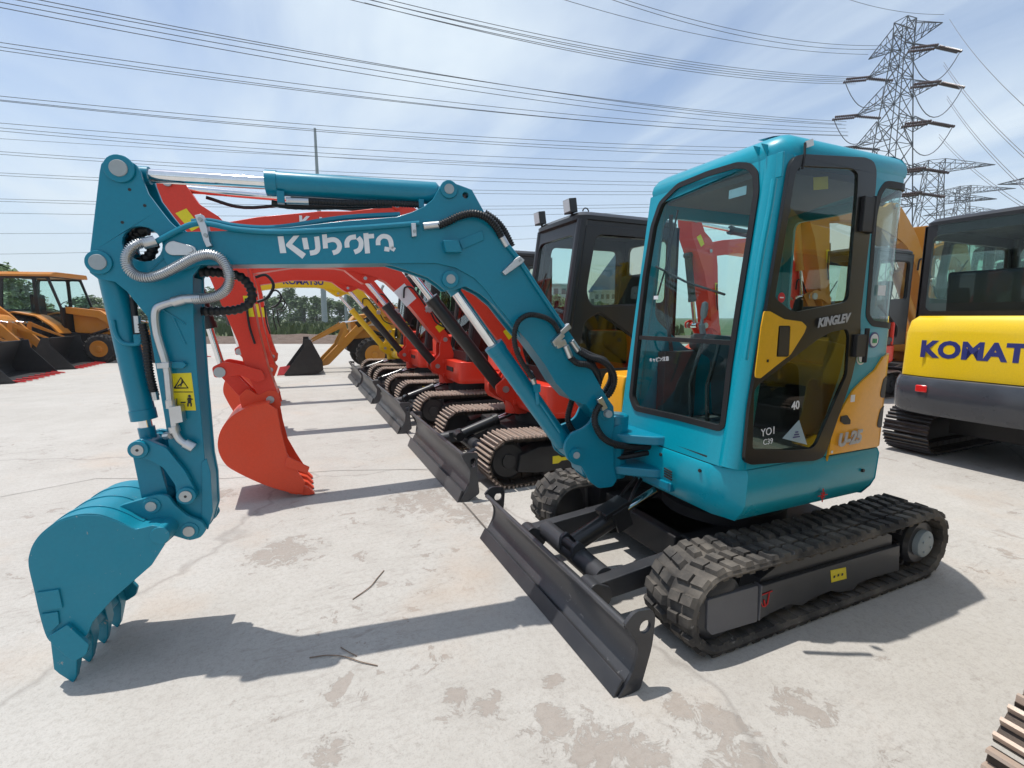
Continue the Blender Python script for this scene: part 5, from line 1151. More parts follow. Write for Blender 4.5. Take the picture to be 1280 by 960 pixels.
# ---- excavators standing back to back with the row, seen through and beside the teal cab
digger('excavator', 'red excavator with raised boom seen through the windscreen of the teal cab', -3.9, RED, RED, x=-6.6, rz=math.radians(3), sc=1.12, boomlift=.06, group='excavators parked behind the row')
digger('excavator', 'ochre excavator seen through the door glass of the teal cab', -3.4, CATY, CATY, x=-9.6, rz=math.radians(-4), sc=1.35, boomlift=.12, group='excavators parked behind the row', cylm=CATY)
digger('excavator', 'ochre excavator with raised arm between the teal cab and the yellow machine on the right', -4.6, CATY, CATY, x=-13.4, rz=math.radians(10), sc=1.35, boomlift=-.02, group='excavators parked behind the row', cylm=CATY, logo=('CAT', .16, 1.0, 1.83, BLKP, .006))
# ---- yellow excavator on the right, tail towards the camera
K = empty('excavator', 'yellow excavator with grey counterweight seen from behind at the right edge', 'excavator')
for s, (a, b) in ((1, (.56, .98)), (-1, (-.98, -.56))): steel_track(K, a, b, 1.25, .50, s, arrow=False, n=44, grouser=GREYD)
m = MB(); m.box((0, 0, .32), (1.5, 1.2, .2)); m.build('undercarriage_frame', BLKM, K, bevel=.01)
m = MB(); m.lathe((0, 0, .45), (0, 0, 1), [(0, .5), (.08, .5), (.08, 0)], 32); m.build('slewing_ring', BLKM, K)
def kplan(o=0): return fillet([(1.35, -.93-o), (1.35, .93+o), (-.75, .96+o), (-1.12-o, .84+o*.7), (-1.27-o, .55), (-1.30-o, 0), (-1.27-o, -.55), (-1.12-o, -.84-o*.7), (-.75, -.96-o)], .12)
m = MB(); rings(m, [[(a, b, .53) for a, b in kplan(-.05)], [(a, b, .57) for a, b in kplan()], [(a, b, .84) for a, b in kplan(-.02)]]); m.build('revolving_frame', YEL, K)
cwp = fillet([(-.55, -.99), (-.55, .99), (-.95, .99), (-1.26, .90), (-1.35, .55), (-1.37, 0), (-1.35, -.55), (-1.26, -.90), (-.95, -.99)], .10)
m = MB(); rings(m, [[(a*.97, b*.97, .47) for a, b in cwp], [(a, b, .53) for a, b in cwp], [(a*1.01, b*1.005, .68) for a, b in cwp], [(a, b, .80) for a, b in cwp], [(a*.985, b*.985, .85) for a, b in cwp]]); cw_ = m.build('counterweight', CWGT, K, bevel=.008, smooth=50)
hdp = fillet([(.2, -.93), (.2, .93), (-.88, .95), (-1.20, .88), (-1.287, .60), (-1.287, 0), (-1.287, -.60), (-1.20, -.88), (-.88, -.95)], .06)
m = MB(); rings(m, [[(a, b, .856) for a, b in hdp], [(a*.995, b*.995, 1.30) for a, b in hdp], [(a*.975, b*.975, 1.42) for a, b in hdp], [(a*.93, b*.93, 1.47) for a, b in hdp]]); kh = m.build('engine_hood', YEL, K, bevel=.006, smooth=50)
cab_group(K, -1.0, 1.0, .85, -.65, .90, .9, 2.40, CABD, lights=False, rz0=1.52)
m = MB(); m.box((-1.015, .13, 2.0), (.004, 1.3, .8)); m.build('rear_glass', GLS, K)
loc(K, 0, 0)
K.location = (-4.75, -.04, 0)
# rear details of the yellow machine (its tail points at +X, so it is turned round)
K.rotation_euler = (0, 0, math.pi)
m = MB(); m.box((-1.362, .60, .74), (.02, .10, .07)); m.build('red_reflector', REFL, cw_, bevel=.01)
text_obj('maker_lettering', 'KOMATSU', .225, (-1.2838, .15, 1.13), (0, -1, 0), (0.0145, 0, 1), NAVY, kh, extrude=.001, bold=.010, space=1.02)
# ================================================================== loaders
def wheel(root, x, y, r, w, side, rim):
    m = MB(); m.lathe((x, y-side*w/2, r), (0, side, 0), [(0, r*.55), (.0, r*.86), (w*.12, r*.97), (w*.5, r), (w*.88, r*.97), (w, r*.86), (w, r*.55)], 32)
    n = 22
    for k in range(n):
        a = 2*math.pi*k/n
        for s in (-1, 1):
            aa = a+(math.pi/n if s > 0 else 0); c = V((x+math.cos(aa)*r*.985, y+s*w*.24, r+math.sin(aa)*r*.985)); R = Matrix.Rotation(-aa, 3, 'Y')@Matrix.Rotation(s*.5, 3, 'X'); m.box(c, (r*.07, w*.5, r*.075), R)
    t = m.build('tyre', RUBD, root)
    m = MB(); m.lathe((x, y+side*(w*.5+.014), r), (0, -side, 0), [(-.03, .02), (-.03, r*.16), (.006, r*.2), (.010, r*.42), (-.012, r*.5), (-.012, r*.57), (.03, r*.57)], 28); m.build('wheel_rim', rim, t)
def backhoe_loader(label, x, y, rz, paintm, cabm, rimm, logo=None, ez=1.0):
    R = empty('backhoe_loader', label, 'loader', group='backhoe loaders in the yard')
    side = [(0, .03), (-.50, .70), (-.52, .90), (-.66, .90), (-.92, .34), (-.93, .12), (-.80, .03)]
    bk = MB(); hw = 1.12
    for a, b in ((hw-.02, hw), (-hw, -hw+.02)): P2(bk, side, a, b)
    P2(bk, stroke2([(-.02, .03), (-.60, .04), (-.84, .08), (-.91, .20), (-.90, .36), (-.66, .88)], .025), -hw+.003, hw-.003); b_ = bk.build('loader_bucket', BLKM, R, bevel=.004)
    for k in range(8):
        t = -hw+.1+(2*hw-.2)*k/7; m = MB(); P2(m, [(-.12, .07), (-.12, .02), (.16, .015), (.14, .04)], t-.03, t+.03); m.build('bucket_tooth', REDM, b_)
    for s in (-1, 1):
        m = MB(); P2(m, fillet([(-.88, .16), (-.96, .34), (-1.9, 1.30*ez), (-2.35, 1.68*ez), (-3.35, 1.80*ez), (-3.42, 1.60*ez), (-2.45, 1.44*ez), (-2.05, 1.16*ez), (-1.1, .20)], .05), s*.55-.06, s*.55+.06); la = m.build('loader_arm', paintm, R, bevel=.01)
        m = MB(); P2(m, fillet([(-1.32, .74), (-1.40, .70), (-1.62, 1.08), (-1.56, 1.34), (-1.46, 1.32), (-1.50, 1.08)], .02), s*.55+.065, s*.55+.085); P2(m, fillet([(-.68, .80), (-.74, .88), (-1.50, 1.32), (-1.55, 1.22)], .02), s*.55+.085, s*.55+.105); m.build('bucket_link', paintm, la, bevel=.003)
        simple_hyd('tilt_cylinder', (-2.9, 1.55), (-1.52, 1.30), .05, .026, .55, R, s*.40)
        simple_hyd('lift_cylinder', (-2.9, .85), (-1.95, 1.18), .05, .026, .6, R, s*.42)
    if logo: text_obj('arm_lettering', logo, .15, (-2.2, .612, 1.42), (-1, 0, .0), (.0, 0, 1), WHT, R, extrude=.002)
    m = MB(); P2(m, [(-1.6, .55), (-1.6, .85), (-3.2, .95), (-5.6, .95), (-5.6, .60), (-4.8, .45), (-1.8, .45)], -.38, .38); m.build('chassis', BLKM, R, bevel=.02)
    m = MB(); P2(m, fillet([(-1.75, .86), (-1.70, 1.35), (-1.85, 1.52), (-3.30, 1.72), (-3.30, .96)], .08), -.40, .40); bn = m.build('bonnet', paintm, R, bevel=.03)
    m = MB(); m.box((-2.3, .405, 1.30), (.5, .006, .14)); m.build('bonnet_decal', WHT, bn); m = MB(); m.tube([(-2.6, .3, 1.6), (-2.6, .3, 2.25), (-2.65, .3, 2.35)], .04, 10); m.build('exhaust_stack', PAINTPIN, R)
    for s in (-1, 1):
        wheel(R, -2.25, s*.85, .46, .32, s, rimm); wheel(R, -4.45, s*.88, .74, .46, s, rimm)
        m = MB(); P2(m, stroke2([(-3.25, .95), (-3.45, 1.20), (-3.85, 1.50), (-4.45, 1.62), (-5.05, 1.50), (-5.35, 1.25)], .05), s*.88-.26, s*.88+.26); m.build('fender', paintm, R, bevel=.01)
    # cab
    C0, C1 = -5.05, -3.35; cy = .72
    pts = [(C1, 1.0), (C1-.02, 1.75), (C1-.30, 2.75), (C0+.05, 2.75), (C0-.10, 1.7), (C0+.25, 1.0)]
    wins = [fillet([(C1-.08, 1.12), (C1-.09, 1.75), (C1-.36, 2.68), (-4.02, 2.68), (-4.02, 1.12)], .05), fillet([(-4.12, 1.55), (-4.12, 2.68), (C0+.12, 2.68), (C0+.0, 1.72)], .05)]
    m = MB(); P2(m, pts, cy-.04, cy, holes=wins); cb = m.build('cab', BLKP, R, bevel=.005)
    m = MB(); P2(m, pts, -cy, -cy+.04, holes=wins); m.build('cab_side_wall', BLKP, cb)
    for s in (-1, 1):
        for w_ in wins: m = MB(); P2(m, w_, s*(cy-.02)-.002, s*(cy-.02)+.002); m.build('side_glass', GLS, cb)
    m = MB()
    for (a, b) in ((C1-.02, 1.75), (C1-.30, 2.75), (C0+.05, 2.75), (C0-.10, 1.7)): m.box((a-.02 if a > -4.5 else a+.02, 0, b), (.06, cy*2-.08, .06))
    m.box((C1-.02, 0, 1.4), (.05, cy*2-.08, .7)); m.build('cab_cross_frame', BLKP, cb)
    m = MB(); 
    m.add([(C1-.03, -cy+.04, 1.75), (C1-.03, cy-.04, 1.75), (C1-.31, cy-.04, 2.74), (C1-.31, -cy+.04, 2.74)], [(0, 1, 2, 3)]); m.build('windscreen_glass', GLS, cb)
    m = MB(); rp = fillet([(C1-.10, -cy-.06), (C1-.10, cy+.06), (C0-.22, cy+.06), (C0-.22, -cy-.06)], .12); rings(m, [[(a, b, 2.74) for a, b in rp], [(a, b, 2.80) for a, b in rp], [(a*.99-.02, b*.92, 2.88) for a, b in rp]]); m.build('cab_roof', paintm, cb, bevel=.01)
    m = MB(); m.box((-4.3, 0, 1.45), (.5, .5, .14)); m.box((-4.55, 0, 1.85), (.14, .48, .7)); m.build('operator_seat', SEATM, cb, bevel=.04)
    m = MB(); m.tube([(-3.45, 0, 1.3), (-3.75, 0, 1.85)], .03, 8); m.tube([(-3.75+.06*math.cos(a), .19*math.sin(a), 1.87+.1*math.cos(a)) for a in [k*math.pi/8 for k in range(16)]], .014, 6, closed=True); m.build('steering_wheel', BLKM, cb)
    # rear hoe, folded
    m = MB(); P2(m, fillet([(-5.6, .6), (-5.6, 1.2), (-5.9, 1.2), (-6.0, .6)], .04), -.3, .3); m.build('hoe_frame', paintm, R, bevel=.01)
    m = MB(); P2(m, fillet([(-5.85, .9), (-5.75, 1.1), (-5.65, 2.4), (-5.85, 3.2), (-6.02, 3.15), (-5.95, 2.3), (-6.1, .95)], .05), -.1, .1); m.build('hoe_boom', paintm, R, bevel=.01)
    m = MB(); P2(m, fillet([(-5.9, 3.25), (-6.1, 3.3), (-6.5, 1.5), (-6.4, 1.1), (-6.3, 1.4)], .05), -.09, .09); m.build('hoe_arm', paintm, R, bevel=.01)
    loc(R, x, y, rz); return R
h1 = math.radians(164); L1_ = backhoe_loader('orange backhoe loader with its whole cab in view behind the black loader buckets', 7.9-2.25*-math.cos(h1)*1.0, -18.4+2.25*math.sin(h1), h1, JCB, BLKP, JCB, None)
L2_ = backhoe_loader('orange backhoe loader whose black bucket stands farther right, just before the cabbed one', 8.15, -16.5, math.pi, JCB, BLKP, JCB, None, 1.2)
L4_ = backhoe_loader('orange backhoe loader cut by the left picture edge, its black toothed bucket nearest', 8.15, -13.2, math.pi, JCB, BLKP, JCB, None, 1.2)
L3_ = backhoe_loader('ochre backhoe loader with black front bucket beyond the last tracked excavator', 2.72, -12.3, 0, CATY, BLKP, CATY, None)
m = MB(); y_ = .614; P2(m, fillet([(-1.90, 1.18), (-1.80, 1.32), (-2.2, 1.50), (-2.25, 1.38)], .02), y_, y_+.003); ld = m.build('arm_decal', BLKP, L3_)
text_obj('decal_lettering', '430F', .085, (-2.04, y_+.006, 1.35), (-1, 0, .42), (-.42, 0, 1), WHT, L3_, extrude=.001, bold=.001)
# ---- bare undercarriage corner at the lower right: next machine on the camera's own side
U = digger('excavator', 'excavator of which only a rusty steel crawler track runs into the lower right corner', 2.44, YEL, YEL, x=-.19, rz=math.pi, group=None)
digger('excavator', 'yellow excavator mirrored dimly in the lower door glass of the teal cab', 3.75, YEL, YEL, x=-4.1, group=None)
# ================================================================== terrain beyond the yard
def strip(name, a0, a1, b0, b1, z, amp, mat, seed, kind='structure', nx=120, ny=14):
    rn = random.Random(seed); m = MB(); vs = []; fs = []
    for j in range(ny+1):
        for i in range(nx+1):
            a = a0+(a1-a0)*i/nx; b = b0+(b1-b0)*j/ny; e = math.sin(math.pi*j/ny)
            h = e*(amp*(.5+.5*math.sin(a*.31+seed)*math.sin(a*.083+2*seed))+rn.uniform(0, amp*.5)); x, y = cw(a, b); vs.append((x, y, z+h))
    for j in range(ny):
        for i in range(nx): k = j*(nx+1)+i; fs.append((k, k+1, k+nx+2, k+nx+1))
    m.add(vs, fs); o = m.build(name, mat, smooth=20); tag(o, kind=kind); return o
strip('soil_bank', -70, 60, 27, 38, -.04, .28, SOIL, 3)
strip('grass_verge', -140, 120, 40, 90, -.06, .5, GRASSM, 5)
# weeds on the verge: stuff
LEAFG = gm('weed_leaf', (.06, .10, .025), (.14, .17, .06), .4, 8)
m = MB(); rn = random.Random(11)
for i in range(5200):
    a = rn.uniform(-60, 14); b = rn.uniform(37, 80); x, y = cw(a, b); h = rn.uniform(.25, 1.0); w = rn.uniform(.08, .3); an = rn.uniform(0, 6.28); dx_, dy_ = math.cos(an)*w, math.sin(an)*w
    m.add([(x-dx_, y-dy_, 0), (x+dx_, y+dy_, 0), (x+dx_*.6+rn.uniform(-.2, .2), y+dy_*.6, h), (x-dx_*.8, y-dy_*.8+rn.uniform(-.2, .2), h*.8)], [(0, 1, 2, 3)])
o = m.build('weeds', LEAFG); tag(o, kind='stuff')
# ---- trees
def leafm(name, c1, c2):
    m, nt, b = base_mat(name); v = coords(nt); a = noise(nt, v, .6, 4); r = ramp(nt, [(.35, c1), (.65, c2)]); nt.links.new(a, r.inputs[0]); nt.links.new(r.outputs[0], b.inputs['Base Color']); b.inputs['Roughness'].default_value = .6; b.inputs['Subsurface Weight'].default_value = 0
    return m
LF = leafm('tree_leaf', (.075, .135, .045), (.15, .21, .08)); BARK = gm('bark', (.09, .07, .05), (.14, .11, .08), 3)
def crown_mesh(seed, H, Wd):
    rn = random.Random(seed); m = MB(); clumps = []
    for k in range(16):
        t = rn.random(); z = H*(.14+.82*t); rad = Wd*.5*math.sin(math.pi*min(.95, .18+.75*t))**.8*(1-.45*t); an = rn.uniform(0, 6.28); rr = rad*rn.uniform(.2, .85)
        clumps.append((rr*math.cos(an), rr*math.sin(an), z, rn.uniform(.5, 1.0)*Wd*.22))
    for k in range(4): clumps.append((rn.uniform(-.1, .1)*Wd, rn.uniform(-.1, .1)*Wd, H*(.5+.14*k), Wd*.16))
    for cx_, cy_, cz_, r in clumps:
        for i in range(95):
            u = V((rn.gauss(0, 1), rn.gauss(0, 1), rn.gauss(0, 1))).normalized()*r*rn.uniform(.55, 1.12); c = V((cx_, cy_, cz_))+u*1.0
            s = rn.uniform(.12, .30); a1 = V((rn.gauss(0, 1), rn.gauss(0, 1), rn.gauss(0, .7))).normalized(); a2 = a1.cross(V((rn.gauss(0, 1), rn.gauss(0, 1), rn.gauss(0, 1)))).normalized()
            m.add([c-a1*s, c+a2*s*.6, c+a1*s, c-a2*s*.6], [(0, 1, 2, 3)])
    return m, clumps
def tree(label, x, y, seed, H, Wd, group, src={}):
    k = seed % 5
    R = empty('tree', label, 'tree', (x, y, 0), seed*1.3, group)
    if k not in src:
        m, cl = crown_mesh(k+40, 7, 5.2); a = m.build('crown', LF, R); t = MB(); t.tube([(0, 0, -.1), (.05, 0, 1.5), (0, .08, 3.6), (.05, 0, 5.6)], [.16, .12, .08, .03], 8)
        for c in cl[:9]: t.tube([(0, 0, c[2]*.55), (c[0]*.5, c[1]*.5, c[2]*.8), (c[0], c[1], c[2])], [.06, .04, .015], 5)
        b = t.build('trunk', BARK, R); src[k] = (a.data, b.data)
    else:
        for nm, d in zip(('crown', 'trunk'), src[k]): o = bpy.data.objects.new(nm, d); COL.objects.link(o); o.parent = R
    R.scale = (Wd/5.2, Wd/5.2, H/7); return R
rn = random.Random(5); TG = 'trees in the belt beyond the field'
px = -60; i = 0
while px < 700:
    d = rn.uniform(96, 112); top = rn.uniform(362, 378)+(6 if px > 420 else 0)+(14 if px < 230 else 0); H = (397-top)/FPX*d*1.02+1.5; p = at_dist(px, 400, d)
    tree('young round-topped tree in the belt beyond the field', p.x, p.y, i, H, rn.uniform(5.2, 7.2), TG); px += rn.uniform(11, 19); i += 1
for k, (px, d, H, W) in enumerate(((2, 44, 4.6, 4.4), (20, 60, 5.0, 5), (700, 120, 6, 7), (715, 118, 5.5, 7), (735, 122, 5, 7), (748, 120, 5, 6))):
    p = at_dist(px, 400, d); tree(('leafy tree standing behind the left loader cab' if k < 2 else 'low tree in front of the white factory buildings'), p.x, p.y, 30+k, H, W, 'trees behind the loaders' if k < 2 else 'trees before the factory')
# ---- fence posts with wire along the field
F = empty('field_fence', 'thin post and wire fence along the far edge of the soil', 'fence', (*cw(-50, 44), 0)); Fo = V((*cw(-50, 44), 0))
pm = None
wires_ = MB()
for k in range(38):
    p = V((*cw(-50+1.7*k, 44), 0))-Fo
    m = MB(); m.beam(p, p+V((0, 0, 1.7)), .09, .09); o = m.build('fence_post', CONCP if k % 5 == 0 else BARK, F)
a, b = V((*cw(-50, 44), 0))-Fo, V((*cw(-50+1.7*37, 44), 0))-Fo
for h in (.5, 1.0, 1.5): wires_.tube([a+V((0, 0, h)), b+V((0, 0, h))], .008, 4); wires_.cut()
wires_.build('fence_wire', WIRE, F)
# ---- poles
def pole(label, pxb, pxt, yt, d, rb, rt, mat):
    b = at_dist(pxb, 400, d); t = at_dist(pxt, yt, d); m = MB(); H = t.z; m.lathe((b.x, b.y, -.1), (0, 0, 1), [(0, rb), (H, rt), (H+.02, 0)], 14)
    m.lathe((b.x, b.y, H*.3), (0, 0, 1), [(0, rb*.9), (0, rb*1.15), (.25, rb*1.15), (.25, rb*.8)], 14); m.lathe((b.x, b.y, H*.62), (0, 0, 1), [(0, rb*.6), (0, rb*.85), (.2, rb*.85), (.2, rb*.6)], 14)
    o = m.build('utility_pole', mat); tag(o, label, 'pole'); return o
pole('tall slender steel pole rising above the red boom and the tree belt', 406, 397, 160, 92, .50, .20, PAINTPIN)
pole('shorter grey pole half hidden behind the yellow boom', 433, 433, 318, 100, .30, .14, PAINTPIN)
# ---- factory buildings
FW = gm('factory_wall', (.50, .52, .54), (.60, .61, .62), .2, 2, .8, .05); FR = gm('blue_roof', (.05, .16, .38), (.07, .20, .45), .2, 2, .5, .05); FG = paint('window_dark', (.05, .07, .09), .15, .5, .1)
def building(label, px0, px1, ytop, d, depth, mat, rows, cols, roof=None, rh=0):
    a = at_dist(px0, 400, d); b = at_dist(px1, 400, d); a.z = b.z = 0; H = (397-ytop)/FPX*d+1.45; u = (b-a).normalized(); n = V((0, 0, 1)).cross(u).normalized(); 
    if n.dot(a-CAM) < 0: n = -n
    W = (b-a).length; R = empty('factory_building', label, 'building', a)
    def q(s, t, z): return u*s+n*t+V((0, 0, z))
    m = MB(); m.prism([(0, 0), (W, 0), (W, H), (0, H)], 0, depth, lambda x, z, t: q(x, t, z)); w = m.build('wall', mat, R)
    m = MB(); m.prism([(-.3, H), (W+.3, H), (W+.3, H+.5), (-.3, H+.5)], -.3, depth+.3, lambda x, z, t: q(x, t, z)) if not rh else m.prism([(-.5, H), (W+.5, H), (W/2, H+rh)], -.5, depth+.5, lambda x, z, t: q(x, t, z)); m.build('roof', roof or mat, R)
    for r in range(rows):
        for c in range(cols):
            sw = W/cols; sh = (H-1)/rows; m = MB(); x0 = c*sw+sw*.22; z0 = .9+r*sh+sh*.25
            m.prism([(x0, z0), (x0+sw*.56, z0), (x0+sw*.56, z0+sh*.5), (x0, z0+sh*.5)], -.05, .02, lambda x, z, t: q(x, t, z)); f_ = m.build('window', FG, R)
    return R
building('white three-storey factory seen through the windscreen of the black cab', 690, 728, 358, 150, 18, FW, 3, 4)
building('white factory with rows of small windows seen through the black cab door', 742, 790, 366, 150, 18, FW, 3, 7)
building('blue roofed hall rising behind the white factory', 736, 800, 366, 190, 30, FW, 1, 6, roof=FR, rh=14)
building('pale low block above the tree belt behind the field', 371, 383, 381, 260, 20, FW, 2, 3)
building('grey distant block at the left edge of the picture', -40, 8, 365, 300, 30, FW, 3, 6)

# ================================================================== pylons and lines
def bar(m, a, b, r): m.beam(a, b, r, r, up=(.31, .2, .93))
def pylon(label, base, H, wb, wt, face, arms, sc=.10, group='lattice pylons'):
    """face: unit vector along the arms; arms: list of (z, left reach, right reach, thickness)"""
    R = empty('lattice_pylon', label, 'pylon', base, 0, group); f = V(face).normalized(); g = V((-f.y, f.x, 0))
    def wd(z): return wb+(wt-wb)*min(1, z/(H*.9)) 
    m = MB(); zs = []; z = 0
    while z < H: zs.append(z); z += wd(z)*1.05
    zs.append(H)
    cs = [(-1, -1), (1, -1), (1, 1), (-1, 1)]
    def cpt(k, z): w_ = wd(z)/2; return f*(cs[k][0]*w_)+g*(cs[k][1]*w_)+V((0, 0, z))
    for a, b in zip(zs, zs[1:]):
        for k in range(4):
            bar(m, cpt(k, a), cpt(k, b), sc*1.5); j = (k+1) % 4; bar(m, cpt(k, a), cpt(j, b), sc); bar(m, cpt(j, a), cpt(k, b), sc); bar(m, cpt(k, b), cpt(j, b), sc)
    m.build('tower_body', STL, R); tips = []
    for z, l, r, th, ins in arms:
        for sg, reach in ((-1, l), (1, r)):
            if not reach: continue
            a_ = MB(); w_ = wd(z)/2; tip = f*(sg*(w_+reach))+V((0, 0, z+(th*.15 if not ins else 0))); n = max(4, int(reach/1.5))
            for gy in (-1, 1):
                lo0 = f*(sg*w_)+g*(gy*w_)+V((0, 0, z)); hi0 = f*(sg*w_)+g*(gy*w_)+V((0, 0, z+th)); bar(a_, lo0, tip, sc*1.2); bar(a_, hi0, tip, sc*1.2)
                for k in range(n): 
                    t0, t1 = k/n, (k+1)/n; bar(a_, lo0.lerp(tip, t0), hi0.lerp(tip, t1), sc*.8); bar(a_, hi0.lerp(tip, t0), lo0.lerp(tip, t0), sc*.8)
            for k in range(n): t0 = k/n; t1 = (k+1)/n; bar(a_, (f*(sg*w_)+g*w_+V((0, 0, z))).lerp(tip, t0), (f*(sg*w_)-g*w_+V((0, 0, z))).lerp(tip, t1), sc*.8)
            ao = a_.build('cross_arm', STL, R); tips.append((tip+V(base), sg, ins, R, tip))
    return R, tips
def insul(R, p0, d, L=2.6, r=.16):
    m = MB(); pr = [(0, .04)]; n = 12
    for k in range(n): pr += [(L*(k+.1)/n, .06), (L*(k+.4)/n, r), (L*(k+.6)/n, r), (L*(k+.9)/n, .06)]
    pr.append((L, .04)); m.lathe(p0, d, pr, 10); m.build('insulator', INSUL, R)
def sagline(a, b, sag, n=24):
    return [a.lerp(b, k/n)-V((0, 0, sag*4*(k/n)*(1-k/n))) for k in range(n+1)]
D1 = 78; base1 = at_dist(1142, 400, D1); base1.z = 0
# arms: tips fixed by where they stand in the photograph (left end farther, right end nearer)
tl = at_dist(1080, 70, D1*1.035); tr = at_dist(1187, 22, D1*.965)
face = (V((tr.x-tl.x, tr.y-tl.y, 0))).normalized()
ctr = (V((tl.x, tl.y, 0))+V((tr.x, tr.y, 0)))/2
base1 = V((ctr.x, ctr.y, 0)); Hn = at_dist(1133, 42, (base1-V((CAM.x, CAM.y, 0))).length).z
def armz(px, py, dd): return at_dist(px, py, dd).z
zc = [Hn-1.2, armz(1128, 79, D1), armz(1122, 125, D1), armz(1120, 168, D1), armz(1118, 222, D1), armz(1118, 250, D1)]
rw = (V((tr.x, tr.y, 0))-V((tl.x, tl.y, 0))).length/2
R1, tips1 = pylon('tall lattice pylon rising behind the teal cab roof', base1, Hn+1.5, 5.4, 1.5, face,
    [(zc[0], rw-1.4, rw-1.4, 2.2, False), (zc[1], rw*.66, rw*.62, 1.8, True), (zc[2], rw*.85, rw*.72, 1.8, True), (zc[3], rw*.75, rw*.55, 1.8, True), (zc[4], 4, rw*.48, 1.4, True), (zc[5], 4, rw*.42, 1.4, True)], sc=.065)
WR = 'power lines across the sky'
def wire(pts, r, label, group=WR):
    o = MB().tube(pts, r, 5).build('power_line', WIRE); tag(o, label, 'power line', group); return o
ldir = at_dist(-500, 200, 150); rdir = at_dist(1700, 300, 150)
for tip, sg, ins, R, tl_ in tips1:
    if not ins: continue
    for tgt, L in ((at_dist(-400, 250 if sg < 0 else 200, 120), 3.0), (at_dist(1500, 380, 110), 3.0)):
        d = (tgt-tip); d.z = -abs(d.length)*.10; d.normalize()
        for o_ in (-.25, .25): insul(R, tl_+V((0, 0, o_*.3))+V((-d.y, d.x, 0)).normalized()*o_, d, L)
    if zc.index(min(zc, key=lambda q: abs(q-tl_.z))) in (1, 2, 3):
        e1 = (at_dist(-400, 220, 120)-tip); e1.z = -abs(e1.length)*.1; e1.normalize(); e2 = (at_dist(1500, 380, 110)-tip); e2.z = -abs(e2.length)*.1; e2.normalize()
        a = tl_+e1*3; b = tl_+e2*3; jm = MB(); jm.tube([a.lerp(b, k/12)-V((0, 0, 3.2*4*(k/12)*(1-k/12))) for k in range(13)], .05, 5); jm.build('jumper_cable', WIRE, R)
for lab, px, d, H, w_, arms, fc in (
    ('distant lattice pylon seen between the teal cab and the yellow machine', 1185, 210, None, 8, None, 0), ('lattice pylon whose arms reach in at the right edge of the picture', 1312, 120, None, 8, None, 1), ('lattice pylon standing directly behind the tall one', 1146, 130, None, 7, None, 2)):
    b = at_dist(px, 400, d); b.z = 0
    yt = {0: 236, 1: 215, 2: 205}[fc]; H = at_dist(px, yt, d).z
    f2 = (_c2l(1, -.42, 0)).normalized() if fc != 1 else _c2l(1, -.3, 0).normalized()
    pylon(lab, b, H, w_, 2.6, f2, [(H-2.0, 9.5 if fc == 0 else 8, 11 if fc == 0 else 8, 2, False), (H-8, 8, 8.5, 1.8, True), (H-15, 7.5, 7, 1.8, True)], sc=.11 if d > 150 else .09)
# lines: pixel pairs (right end at the pylon side, left end) with the distances of both ends; each is a real 3D span with sag
spans = [((1100, 57, 80), (740, -14, 46), 2), ((1070, 96, 80), (455, -8, 40), 3), ((1062, 98, 82), (430, -8, 40), 2), ((1058, 152, 80), (-20, -8, 45), 3), ((1052, 155, 82), (-20, -14, 44), 1),
    ((1085, 68, 84), (690, -5, 52), 1), ((1060, 165, 84), (-20, 50, 55), 2), ((1060, 170, 84), (-20, 60, 58), 1), ((1060, 185, 86), (-20, 118, 62), 2), ((1060, 196, 88), (-20, 124, 64), 1),
    ((1070, 205, 92), (-20, 152, 75), 1), ((1070, 215, 95), (-20, 158, 76), 2), ((1070, 228, 100), (-20, 188, 85), 2), ((1070, 236, 104), (-20, 215, 90), 2), ((1080, 247, 110), (-20, 248, 95), 2), ((1080, 255, 120), (-20, 266, 100), 1), ((1080, 215, 140), (-20, 172, 120), 1), ((1080, 275, 150), (-20, 318, 130), 1), ((1080, 265, 150), (-20, 292, 130), 1)]
rn = random.Random(2); 
for k, (a, b, n) in enumerate(spans):
    for j in range(n):
        A = at_dist(*a); B = at_dist(*b); off = V((0, 0, -.42*j)); B2 = B+V((0, 0, -.30*j))
        lb = ('dark power line crossing the top of the sky' if b[1] < 0 else 'thin power line crossing the middle of the sky' if b[1] < 180 else 'faint power line low above the row of machines')
        wire(sagline(A+off, B2, 1.2+.1*j), .017+.0001*a[2], lb)
for a, b, n in (((1187, 24, 73), (1300, 150, 40), 1), ((1180, 78, 74), (1300, 210, 42), 2), ((1184, 120, 74), (1300, 250, 42), 2), ((1174, 168, 74), (1300, 268, 45), 2), ((1180, 18, 73), (1040, -8, 60), 1)):
    for j in range(n): wire(sagline(at_dist(*a)+V((0, 0, -.3*j)), at_dist(*b)+V((0, 0, -.2*j)), .5), .02, 'power line running down from the tall pylon to the right' if b[0] > 1100 else 'earth wire leaving the top of the tall pylon')
# ---- joints in the slab and small litter on it
def ground_strip(name, pts, w, mat):
    P = [on_ground(px, py, .004) for px, py in pts]; m = MB()
    for a, b in zip(P, P[1:]):
        d = (b-a).normalized(); n = V((-d.y, d.x, 0))*w/2; m.add([a-n, b-n, b+n, a+n], [(0, 1, 2, 3)])
    o = m.build(name, mat); tag(o, kind='structure'); return o
ground_strip('slab_joint', [(448, 462), (483, 507), (523, 560), (560, 606), (607, 660), (690, 755)], .014, JOINT)
ground_strip('slab_joint', [(0, 621), (120, 598), (280, 612 - 14), (420, 588), (548, 586)], .006, JOINT)
def twig(pts, r, label, rise=.003):
    P = [on_ground(px, py, .004+rise*math.sin(math.pi*k/(len(pts)-1))) for k, (px, py) in enumerate(pts)]; o = MB().tube(cr(P, 4), r*.7, 6).build('twig', TWIG); tag(o, label, 'twig', 'dry twigs lying on the concrete'); return o
